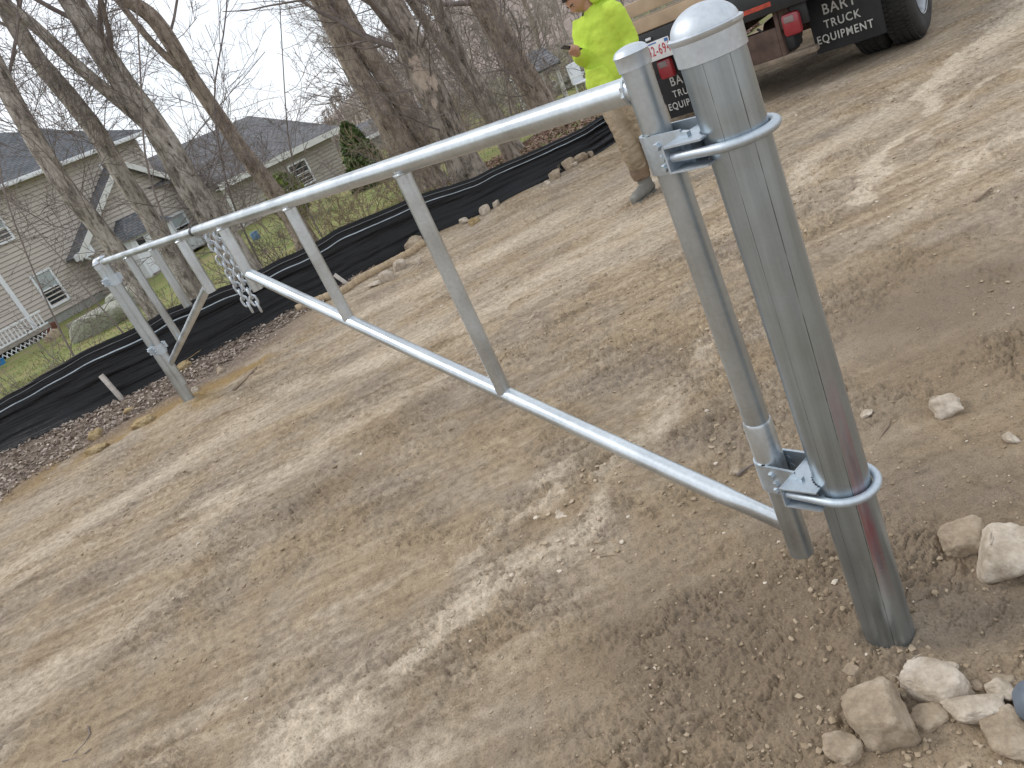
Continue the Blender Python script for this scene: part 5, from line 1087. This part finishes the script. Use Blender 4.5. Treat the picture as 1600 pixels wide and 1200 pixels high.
def person():
    D0 = 6.62
    def J(x, y, d=0.): return at_range(x, y, D0+d)
    r0 = unit(J(960, 150)*v3(1, 1, 0)); RT = v3(r0[1], -r0[0], 0); TC = -r0                 # picture right, towards the camera
    FW = unit(-.64*RT+.77*TC); LF = unit(.77*RT+.64*TC); U = UZ
    base = gp(1000, 300); gz = 0.0; org = v3(base[0], base[1], gz)
    pel, wai, che, nek = J(957, 128), J(947, 88), J(936, 44), J(925, 9)
    shR, shL = J(906, 32, .10), J(955, 11, -.12); elR, elL = J(914, 93, .0), J(986, 64, -.12); wrR, wrL = J(900, 82, -.20), J(986, 101, -.20)
    hpR, hpL = pel-LF*.095-U*.03, pel+LF*.095-U*.03; anR = J(1006, 284, -.02); anL = anR+LF*.22-FW*.16; anR[2] = .10; anL[2] = .10
    knR, knL = J(975, 207, -.06), hpL*.5+anL*.5+FW*.05
    hc = J(901, -5, -.03); FH = unit(-.86*RT+.50*TC); fd = unit(FH*.76-U*.65); ud = unit(U*.76+FH*.65); sd_ = np.cross(fd, ud)
    # head
    V, F = ball((0, 0, 0), (1, 1, 1), None, 26); q = V.copy()
    x, y, z = q[:, 0]*.076, q[:, 1]*.096, q[:, 2]*.118
    fr = np.clip(q[:, 1], 0, 1); lowz = np.clip(-q[:, 2], 0, 1)
    x = x*(1-.30*lowz**1.4); y = y-.018*np.clip(-q[:, 1], 0, 1)*lowz; y = np.where(q[:, 1] > 0, y*(1+.04*lowz), y)
    gs = lambda cx, cz, sx, sz: np.exp(-((x-cx)/sx)**2-((z-cz)/sz)**2)*(q[:, 1] > 0)
    y = y+.027*gs(0, -.024, .012, .013)+.016*gs(0, -.002, .009, .022)+.007*gs(0, -.062, .021, .008)+.008*gs(0, -.100, .022, .014)+.006*gs(0, .030, .05, .012)
    for sg in (-1, 1): y = y-.011*gs(sg*.030, .010, .015, .011)+.005*gs(sg*.042, -.022, .016, .016)
    y = y-.004*gs(0, -.052, .02, .004)
    H = hc+np.outer(x, sd_)+np.outer(y, fd)+np.outer(z, ud)
    E3 = np.stack([sd_, fd, ud]); pt = lambda a, b, c: hc+sd_*a+fd*b+ud*c
    parts = [(H, F)]
    for sg in (-1, 1): parts.append(ball(pt(sg*.078, -.012, -.008), (.010, .020, .032), E3, 8))
    parts += [limb([nek-U*.05, nek+(hc-nek)*.45, pt(0, -.03, -.06)], [.066, .058, .060])]
    # trunk and limbs under the clothes
    parts += [loft([ering(c, LF, FW, a, b) for c, a, b in ((pel-U*.06, .15, .11), (wai, .135, .10), (che, .165, .115), (che+(nek-che)*.6, .15, .09), (nek-U*.02, .06, .06))])]
    parts += [limb([shR, elR, wrR], [.055, .043, .028]), limb([shL, elL, wrL], [.055, .043, .028]), limb([hpR, knR, anR-U*.03], [.085, .058, .028]), limb([hpL, knL, anL-U*.03], [.085, .058, .028])]
    # right hand under the phone
    ph = J(893, 75.5, -.27); pe = unit(J(909, 78.5, -.24)-J(877, 73, -.30)); pn = unit(U*.9-FW*.35); pn = unit(pn-pe*(pn@pe)); pw = np.cross(pe, pn); pw = pw if pw@TC > 0 else -pw
    palm = ph-pn*.026+pe*.022-pw*.006; parts += [limb([wrR, wrR*.4+palm*.6, palm+pw*.0], [.027, .029, .030]), ball(palm, (.042, .036, .016), np.stack([pe, pw, pn]), 8)]
    for k, (o, ln) in enumerate(((-.030, .9), (-.010, 1.05), (.010, 1.0), (.029, .82))):
        c = ph+pe*(o+.012); parts.append(limb([c-pn*.026+pw*.004, c-pn*.028+pw*.030, c-pn*.016+pw*.047*ln, c+pn*.004+pw*.047*ln, c+pn*.013+pw*.036], [.0105, .010, .0095, .0088, .0072], 10))
    c = ph+pe*.048; parts.append(limb([palm+pe*.03-pw*.01, c-pw*.040-pn*.012, c-pw*.044+pn*.008-pe*.014, c-pw*.026+pn*.013-pe*.030], [.014, .0125, .011, .0085], 10))
    # left hand, resting at the pocket
    lh = wrL+unit(wrL-elL)*.07; parts += [ball(lh, (.042, .022, .048), np.stack([unit(np.cross(FW, U)), FW, U]), 8), limb([wrL, lh], [.028, .028])]
    for k in range(4): c = lh+unit(wrL-elL)*.03+U*(.026-.018*k); parts.append(limb([c, c+unit(wrL-elL)*.035-FW*.006, c+unit(wrL-elL)*.058-FW*.02], [.0098, .009, .0075], 10))
    parts.append(limb([lh+U*.03, lh+U*.05+FW*.02, lh+U*.052+FW*.02+unit(wrL-elL)*.03], [.012, .011, .009], 10))
    me = solid(parts, .0055, 3); me.name = 'person'
    v = np.zeros(len(me.vertices)*3); me.vertices.foreach_get('co', v); me.vertices.foreach_set('co', (v.reshape(-1, 3)-org).ravel().astype(np.float32)); me.materials.clear(); me.materials.append(M['skin'])
    me.polygons.foreach_set('use_smooth', np.ones(len(me.polygons), bool))
    pr = link('person', me, None, [float(c) for c in org]); tag(pr, 'person in a yellow hoodie, tan trousers and grey boots looking down at a phone', 'person')
    def cloth(name, parts, vox, mt, wr, sm=5):
        me = solid(parts, vox, sm); me.name = name; v = np.zeros(len(me.vertices)*3, np.float32); me.vertices.foreach_get('co', v); v = v.reshape(-1, 3).astype(float); n = np.zeros(len(me.vertices)*3, np.float32); me.vertices.foreach_get('normal', n); n = n.reshape(-1, 3)
        if wr: v = v+n*wr(v)[:, None]
        me.vertices.foreach_set('co', (v-org).ravel().astype(np.float32)); me.materials.clear(); me.materials.append(M[mt]); me.polygons.foreach_set('use_smooth', np.ones(len(me.polygons), bool)); return link(name, me, pr)
    # hoodie
    def wr1(v):
        a = v@RT; z = v[:, 2]; return .014*(fbm(a*7+z*5, z*11-a*4, 3, 801)-.5)+.012*(fbm(a*14-z*9, z*16+a*8, 3, 803)-.5)
    hem = pel+U*.0+FW*.01
    tr = [(hem-U*.035, .172, .140), (hem+U*.0, .190, .158), (hem+U*.05, .193, .160), (wai, .188, .155), (che-U*.06, .190, .150), (che+U*.05, .192, .140), (che+(nek-che)*.62, .165, .115), (nek-U*.025, .095, .085), (nek+U*.005, .070, .068)]
    P_ = [loft([ering(c, LF, FW, a, b, 28, 2.3) for c, a, b in tr])]
    P_ += [limb([shR-LF*-.02-U*.01, shR*.5+elR*.5, elR, elR*.45+wrR*.55, wrR+(elR-wrR)*.10], [.082, .076, .068, .062, .044]), limb([shL-LF*.05-U*.035, shL-U*.01, shL*.5+elL*.5, elL, elL*.45+wrL*.55, wrL+(elL-wrL)*.08], [.07, .084, .078, .070, .062, .046])]
    for k in range(9):                                                  # hood lying round the neck, open at the throat
        pass
    a = np.linspace(-2.45, 2.45, 17); hood = [nek+U*(.035+.035*math.cos(q/1.6))+(-FW*math.cos(q)*.088+LF*math.sin(q)*.092)+FW*.012 for q in a]; P_ += [limb(hood, [.022]+[.036+.016*math.cos(q/1.7) for q in a[1:-1]]+[.020], 14)]
    P_ += [ball(nek-FW*.10-U*.03, (.11, .055, .10), np.stack([LF, FW, U]), 10)]
    hd = cloth('hoodie', P_, .010, 'hivis', wr1)
    m = MB(); kz = che-U*.02
    for i in range(3):
        for j in range(5 if i < 2 else 3):
            c = che+LF*(.075-(.0)+j*.017-.03)+U*(.02-i*.017)+FW*.153; m.box(c, LF*.006, FW*.0012, UZ*.003)
    for i, c_ in enumerate(m.v): pass
    o = cloth('pocket', [loft([ering(hem+U*h+FW*.118, LF, FW, w, .052, 20, 3.) for h, w in ((.005, .145), (.06, .140), (.12, .118), (.165, .090))])], .009, 'hivis', wr1, 3); o.parent = pr
    # trousers
    def wr2(v):
        a = v@RT; z = v[:, 2]; k = np.exp(-((z-.42)/.2)**2)+.5; return k*(.018*(fbm(a*6+z*3, z*20-a*9, 3, 811)-.5)+.010*(fbm(a*16, z*30+a*14, 3, 813)-.5))
    P_ = [loft([ering(c, LF, FW, a, b, 24, 2.2) for c, a, b in ((pel+U*.06, .158, .125), (pel-U*.02, .172, .135), (pel-U*.10, .165, .132))])]
    for h_, k_, n_ in ((hpR, knR, anR), (hpL, knL, anL)): P_.append(limb([h_-U*.02, h_*.5+k_*.5, k_, k_*.5+n_*.5, n_+U*.13+FW*.005], [.108, .100, .088, .088, .080]))
    cloth('trousers', P_, .011, 'canvas', wr2)
    for n_ in (anR, anL):
        cloth('muddy_cuff', [loft([ering(n_+U*h+FW*.004, LF, FW, w, w*1.06) for h, w in ((.045, .070), (.07, .080), (.20, .085), (.27, .077))])], .010, 'canvas_mud', wr2, 2)
        ft = [ering(n_-U*.055-FW*.085, LF, U, .036, .038, 18), ering(n_-U*.043-FW*.06, LF, U, .048, .054, 18), ering(n_-U*.041+FW*.0, LF, U, .050, .060, 18), ering(n_-U*.048+FW*.07, LF, U, .053, .053, 18), ering(n_-U*.055+FW*.13, LF, U, .058, .045, 18), ering(n_-U*.060+FW*.18, LF, U, .052, .038, 18), ering(n_-U*.068+FW*.205, LF, U, .032, .026, 18)]
        b = cloth('boot', [loft(ft), loft([ering(n_+U*h-FW*.015+FW*fo, LF, FW, w, w*1.15) for h, w, fo in ((-.06, .052, -.01), (0, .056, .0), (.08, .058, .01), (.16, .060, .015))])], .007, 'boot', None, 4)
        so = [ering(n_-U*.098+FW*f, LF, U, w, .012, 14, 4.) for f, w in ((-.092, .030), (-.07, .046), (0, .044), (.08, .050), (.14, .055), (.18, .048), (.203, .026))]
        cloth('sole', [loft(so)], .005, 'boot', None, 1)
    # hair, eyes, brows, beard, lips
    sel = H.copy(); lz_ = z+.35*(y-.02)*-1; hairm = (z > .042+.30*np.clip(y, -1, .1)) | ((y < -.005) & (z > -.060+.0*y))
    hv = []; hf = []
    Hn = hc+np.outer(x*1.075, sd_)+np.outer(y*1.06, fd)+np.outer(z*1.055, ud); use = [f for f in F if all(hairm[i] for i in f)]
    me = bpy.data.meshes.new('hair'); ids = sorted({i for f in use for i in f}); mp = {j: i for i, j in enumerate(ids)}; me.from_pydata([tuple(Hn[i]-org) for i in ids], [], [[mp[i] for i in f] for f in use]); me.materials.append(M['hair'])
    me.polygons.foreach_set('use_smooth', np.ones(len(me.polygons), bool)); o = link('hair', me, pr); md = o.modifiers.new('s', 'SOLIDIFY'); md.thickness = .018; md.offset = 0
    for sg in (-1, 1):
        m = MB(); m.tube([pt(sg*.016, .098, .022), pt(sg*.032, .094, .028), pt(sg*.047, .082, .022)], [.0035, .0045, .0025], 8); m.build('eyebrow', M['hair'], pr)
        m = MB(); v_, f_ = ball(pt(sg*.031, .076, .010), (.012, .012, .009), E3, 8); m.add(v_, f_); e = m.build('eye', M['eye'], pr); m = MB(); v_, f_ = ball(pt(sg*.031, .0835, .006), (.0055, .0055, .0055), E3, 6); m.add(v_, f_); m.build('iris', M['hair'], e)
        m = MB(); v_, f_ = ball(pt(sg*.031, .0775, .0135), (.0145, .0135, .0085), E3, 8); m.add(v_, f_); m.build('eyelid', M['skin'], pr)
    m = MB(); m.tube([pt(-.022, .089, -.060), pt(0, .099, -.062), pt(.022, .089, -.060)], [.003, .0055, .003], 8); m.build('lips', M['lip'], pr)
    m = MB(); v_, f_ = ball(pt(0, .078, -.108), (.022, .022, .012), E3, 8); m.add(v_, f_); m.build('goatee', M['hair'], pr)
    m = MB(); m.box(ph, pe*.076, pw*.037, pn*.0042, 0, .004); tag(m.build('phone', M['phone']), 'black phone held flat in the hand of the person in yellow', 'phone')
person()
# a boot tip at the picture edge
def boot():
    q0 = gp(1590, 1118); q1 = gp(1660, 1118); FWb = unit((q0-q1)*v3(1, 1, 0)); LFb = np.cross(FWb, UZ); n_ = q0-FWb*.105; n_[2] = .105
    ft = [ering(n_-UZ*.055-FWb*.20, LFb, UZ, .030, .035, 18), ering(n_-UZ*.045-FWb*.16, LFb, UZ, .044, .055, 18), ering(n_-UZ*.042-FWb*.08, LFb, UZ, .046, .058, 18), ering(n_-UZ*.052, LFb, UZ, .050, .048, 18), ering(n_-UZ*.058+FWb*.05, LFb, UZ, .052, .042, 18), ering(n_-UZ*.064+FWb*.09, LFb, UZ, .044, .034, 18), ering(n_-UZ*.07+FWb*.108, LFb, UZ, .024, .02, 18)]
    me = solid([loft(ft), loft([ering(n_+UZ*h-FWb*.15, LFb, FWb, w, w*1.12) for h, w in ((-.05, .05), (.05, .054), (.18, .062), (.24, .064))])], .006, 4); org = v3(n_[0], n_[1], 0); v = np.zeros(len(me.vertices)*3, np.float32); me.vertices.foreach_get('co', v); me.vertices.foreach_set('co', (v.reshape(-1, 3)-org).ravel().astype(np.float32)); me.materials.clear(); me.materials.append(M['boot_blue'])
    me.polygons.foreach_set('use_smooth', np.ones(len(me.polygons), bool)); me.name = 'boot'; tag(link('boot', me, None, [float(c) for c in org]), 'dusty blue grey boot at the right picture edge among the stones', 'boot')
boot()
# ================================================================== LOOSE COVER: leaves, soil crumbs, grass, sticks
def cover():
    g = np.random.default_rng(900)
    def attr_col(me, name, n, per): A = me.attributes.new(name, 'FLOAT', 'POINT'); A.data.foreach_set('value', np.repeat(g.random(n), per).astype(np.float32))
    # soil crumbs and gravel: small angular lumps scattered over the road, thicker where it is rough
    n = 26000; r = .9+7.5*g.random(n)**1.7; a = np.radians(-34+78*g.random(n)); x, y = r*np.sin(a), r*np.cos(a); d = y-fence_y(x)
    dens = np.clip(sstep(.40, .62, fbm(x*1.6, y*1.6, 3, 81))*1.2+.18, 0, 1); rocky = np.zeros(n)
    for px, py, R_ in ((1420, 1080, .45), (880, 850, .28), (1040, 780, .18), (1290, 880, .25), (1130, 700, .2)): q = gp(px, py); rocky = np.maximum(rocky, np.exp(-((x-q[0])**2+(y-q[1])**2)/(R_*R_)))
    k = (g.random(n) < np.maximum(dens, rocky*1.2)) & (d < -.15); x, y, r, rocky = x[k], y[k], r[k], rocky[k]; n = len(x)
    s = (.0014+.0046*g.random(n)**5*(1+1.2*rocky))*np.clip(r/2.2, .8, 2.0)
    ico = bmesh.new(); bmesh.ops.create_icosphere(ico, subdivisions=1, radius=1); IV = np.array([v.co[:] for v in ico.verts]); IF = np.array([[v.index for v in f.verts] for f in ico.faces]); ico.free()
    V = IV[None]*(.5+.9*g.random((n, len(IV), 1)))*s[:, None, None]*np.array([1, 1, .7]); ro = g.random(n)*6.28; c, s_ = np.cos(ro)[:, None], np.sin(ro)[:, None]; V = np.stack([V[..., 0]*c-V[..., 1]*s_*1.3, V[..., 0]*s_+V[..., 1]*c*1.3, V[..., 2]], -1)
    z = sample_z(x, y)+s*.25; V = V+np.stack([x, y, z], 1)[:, None]; F = (IF[None]+(np.arange(n)*len(IV))[:, None, None]).reshape(-1, 3)
    m, t, b = mat('soil_crumbs', (.3, .23, .16), .95, 0, .2); lk(t, ramp(t, attr(t, 'tone'), [(0, (.22, .165, .11)), (.4, (.35, .275, .19)), (.8, (.52, .43, .33)), (1, (.62, .55, .46))]), b.inputs['Base Color'])
    me = mesh_np('soil_crumbs', V.reshape(-1, 3), [F], m, False); tone = np.clip(.12+.45*g.random(n)+.5*sample_d(x, y), 0, 1); tone = np.where(g.random(n) < .03, .97, tone); A_ = me.attributes.new('tone', 'FLOAT', 'POINT'); A_.data.foreach_set('value', np.repeat(tone, len(IV)).astype(np.float32)); tag(link('soil_crumbs', me), 'loose soil crumbs and grit strewn over the dirt road', 'soil', kind='stuff')
    # fallen leaves
    def leaves(n, x, y, sz, name, label, cols):
        z = sample_z(x, y); a = g.random(n)*6.28; L = sz*(.6+.8*g.random(n)); d = np.stack([np.cos(a), np.sin(a), g.normal(size=n)*.35], 1); d = unit(d); w = unit(np.cross(d, np.stack([g.normal(size=n)*.45, g.normal(size=n)*.45, np.ones(n)], 1))); nrm = np.cross(w, d); cu = (g.random((n, 1))-.3)*.5
        c = np.stack([x, y, z+.008+.012*g.random(n)], 1); L = L[:, None]
        V = np.stack([c-d*L, c-d*L*.3+w*L*.45+nrm*L*cu, c+d*L*.4+w*L*.38+nrm*L*cu, c+d*L, c+d*L*.4-w*L*.38+nrm*L*cu, c-d*L*.3-w*L*.45+nrm*L*cu], 1).reshape(-1, 3); i = np.arange(n)[:, None]*6; F = np.concatenate([i+np.array([[0, 1, 2, 3]]), i+np.array([[0, 3, 4, 5]])])
        m, t, b = mat(name+'_tone', (.2, .13, .1), .8, 0, .3); lk(t, ramp(t, attr(t, 'tone'), cols), b.inputs['Base Color']); me = mesh_np(name, V, [F], m, False); attr_col(me, 'tone', n, 6); tag(link(name, me), label, 'leaves', kind='stuff')
    n = 9500; x = -7+6.2*g.random(n); y = fence_y(x)-1.7*g.random(n); d = y-fence_y(x); lim = np.interp(x, [-7, -4.6, -3.4, -2.2, -1.2, -.8], [1.75, 1.65, 1.0, .6, .35, .2])*(.7+.6*fbm(x*2, y*2, 3, 51)); k = (-d < lim) & (d < -.03); x, y = x[k], y[k]
    leaves(len(x), x, y, .021, 'fallen_leaves', 'pinkish brown fallen leaves between the dirt road and the silt fence', [(0, (.13, .092, .068)), (.35, (.27, .215, .175)), (.8, (.41, .345, .295)), (1, (.52, .45, .39))])
    n = 22000; x = -1.5+8*g.random(n); y = fence_y(x)+.15+7.5*g.random(n)**1.3; k = (g.random(n) < np.clip(sstep(-.6, 1.6, x), .12, 1)); x, y = x[k], y[k]
    leaves(len(x), x, y, .036, 'leaf_litter', 'reddish brown leaf litter under the trees beyond the silt fence', [(0, (.10, .055, .04)), (.5, (.22, .135, .105)), (.85, (.34, .235, .19)), (1, (.42, .33, .27))])
    # lawn grass
    n = 60000; a = np.radians(-34+52*g.random(n)); r = 8.6+22*g.random(n)**1.2; x, y = r*np.sin(a), r*np.cos(a); d = y-fence_y(x); k = (d > .2) & (g.random(n) < sstep(.34, .6, fbm(x*.7, y*.7, 4, 63))*np.where(x > .3, .25, 1)); x, y, r = x[k], y[k], r[k]; n = len(x)
    z = land(x, y); h = (.035+.055*g.random(n)); th = g.random(n)*6.28; w = .006*(r/10)**.7; e = np.stack([np.cos(th)*w, np.sin(th)*w, 0*w], 1); tip = np.stack([g.normal(size=n)*.03, g.normal(size=n)*.03, h], 1); b0 = np.stack([x, y, z-.005], 1)
    V = np.stack([b0-e, b0+e, b0+tip], 1).reshape(-1, 3); m, t, b = mat('grass_blades', (.15, .17, .06), .7, 0, .3); lk(t, ramp(t, attr(t, 'tone'), [(0, (.12, .16, .045)), (.55, (.20, .215, .075)), (.8, (.32, .27, .14)), (1, (.38, .31, .19))]), b.inputs['Base Color'])
    me = mesh_np('lawn_grass', V, [np.arange(n*3).reshape(n, 3)], m, False); attr_col(me, 'tone', n, 3); tag(link('lawn_grass', me), 'short patchy lawn grass behind the silt fence', 'grass', kind='stuff')
# heights of the finished ground sheet, for things lying on it
_co = np.zeros(len(ground.data.vertices)*3, np.float32); ground.data.vertices.foreach_get('co', _co); _co = _co.reshape(-1, 3)
_cell = {}
_key = np.floor(_co[:, :2]*40).astype(np.int64); _m = (np.abs(_co[:, 0]) < 9) & (_co[:, 1] > 0) & (_co[:, 1] < 18)
_kk = (_key[:, 0]+400)*1000+_key[:, 1]; _tab = np.full(800*1000, np.nan); _o = np.where(_m)[0]; _dr = np.zeros(len(_co), np.float32); ground.data.attributes['dry'].data.foreach_get('value', _dr); _tad = np.zeros(800*1000); _tad[np.clip(_kk[_o], 0, len(_tad)-1)] = _dr[_o]; _tab[np.clip(_kk[_o], 0, len(_tab)-1)] = _co[_o, 2]
def sample_d(x, y): return _tad[np.clip((np.floor(x*40).astype(np.int64)+400)*1000+np.floor(y*40).astype(np.int64), 0, len(_tad)-1)]
def sample_z(x, y):
    k = np.clip((np.floor(x*40).astype(np.int64)+400)*1000+np.floor(y*40).astype(np.int64), 0, len(_tab)-1); z = _tab[k]; return np.where(np.isnan(z), land(x, y), z)
cover()
def stick(pxs, r, label, mt='twig', cat='stick'):
    P_ = []
    for x, y in pxs: p = gp(x, y); p[2] = float(sample_z(np.array([p[0]]), np.array([p[1]]))[0])+r*.8; P_.append(p)
    m = MB(); P_ = np.array(P_); m.tube(P_, np.linspace(r, r*.5, len(P_)), 7); tag(m.build('stick', M[mt]), label, cat, 'sticks lying on the road')
stick([(1392, 652), (1388, 665), (1378, 678), (1368, 694)], .0035, 'thin bent twig on the mud between the near post and the lone pale stone', 'twig_tan')
stick([(1152, 745), (1164, 737), (1178, 728)], .006, 'short dark stick left of the lower hinge of the near post'); stick([(1522, 318), (1538, 308), (1549, 296)], .008, 'short curved stick at the upper right of the road', 'twig_tan')
stick([(136, 1132), (140, 1146), (132, 1162), (116, 1180)], .003, 'curved dry stem on the road at the lower left'); stick([(98, 1190), (124, 1184), (144, 1172)], .003, 'straight dry stem below the curved one at the lower left')
stick([(920, 862), (940, 872), (966, 868), (985, 872)], .0022, 'fine root lying on the pale crumbled soil behind the brace', 'twig_tan'); stick([(178, 592), (205, 605), (228, 620), (240, 618)], .008, 'forked dead branch lying against the silt fence by the tall stake')
stick([(16, 690), (12, 672), (22, 660), (48, 648), (90, 640), (135, 630), (172, 622)], .005, 'long pale vine trailing over the leaves at the far left', 'twig_tan', 'vine'); stick([(365, 610), (395, 585), (402, 575)], .012, 'pale broken branch lying right of the distant post', 'twig_tan')
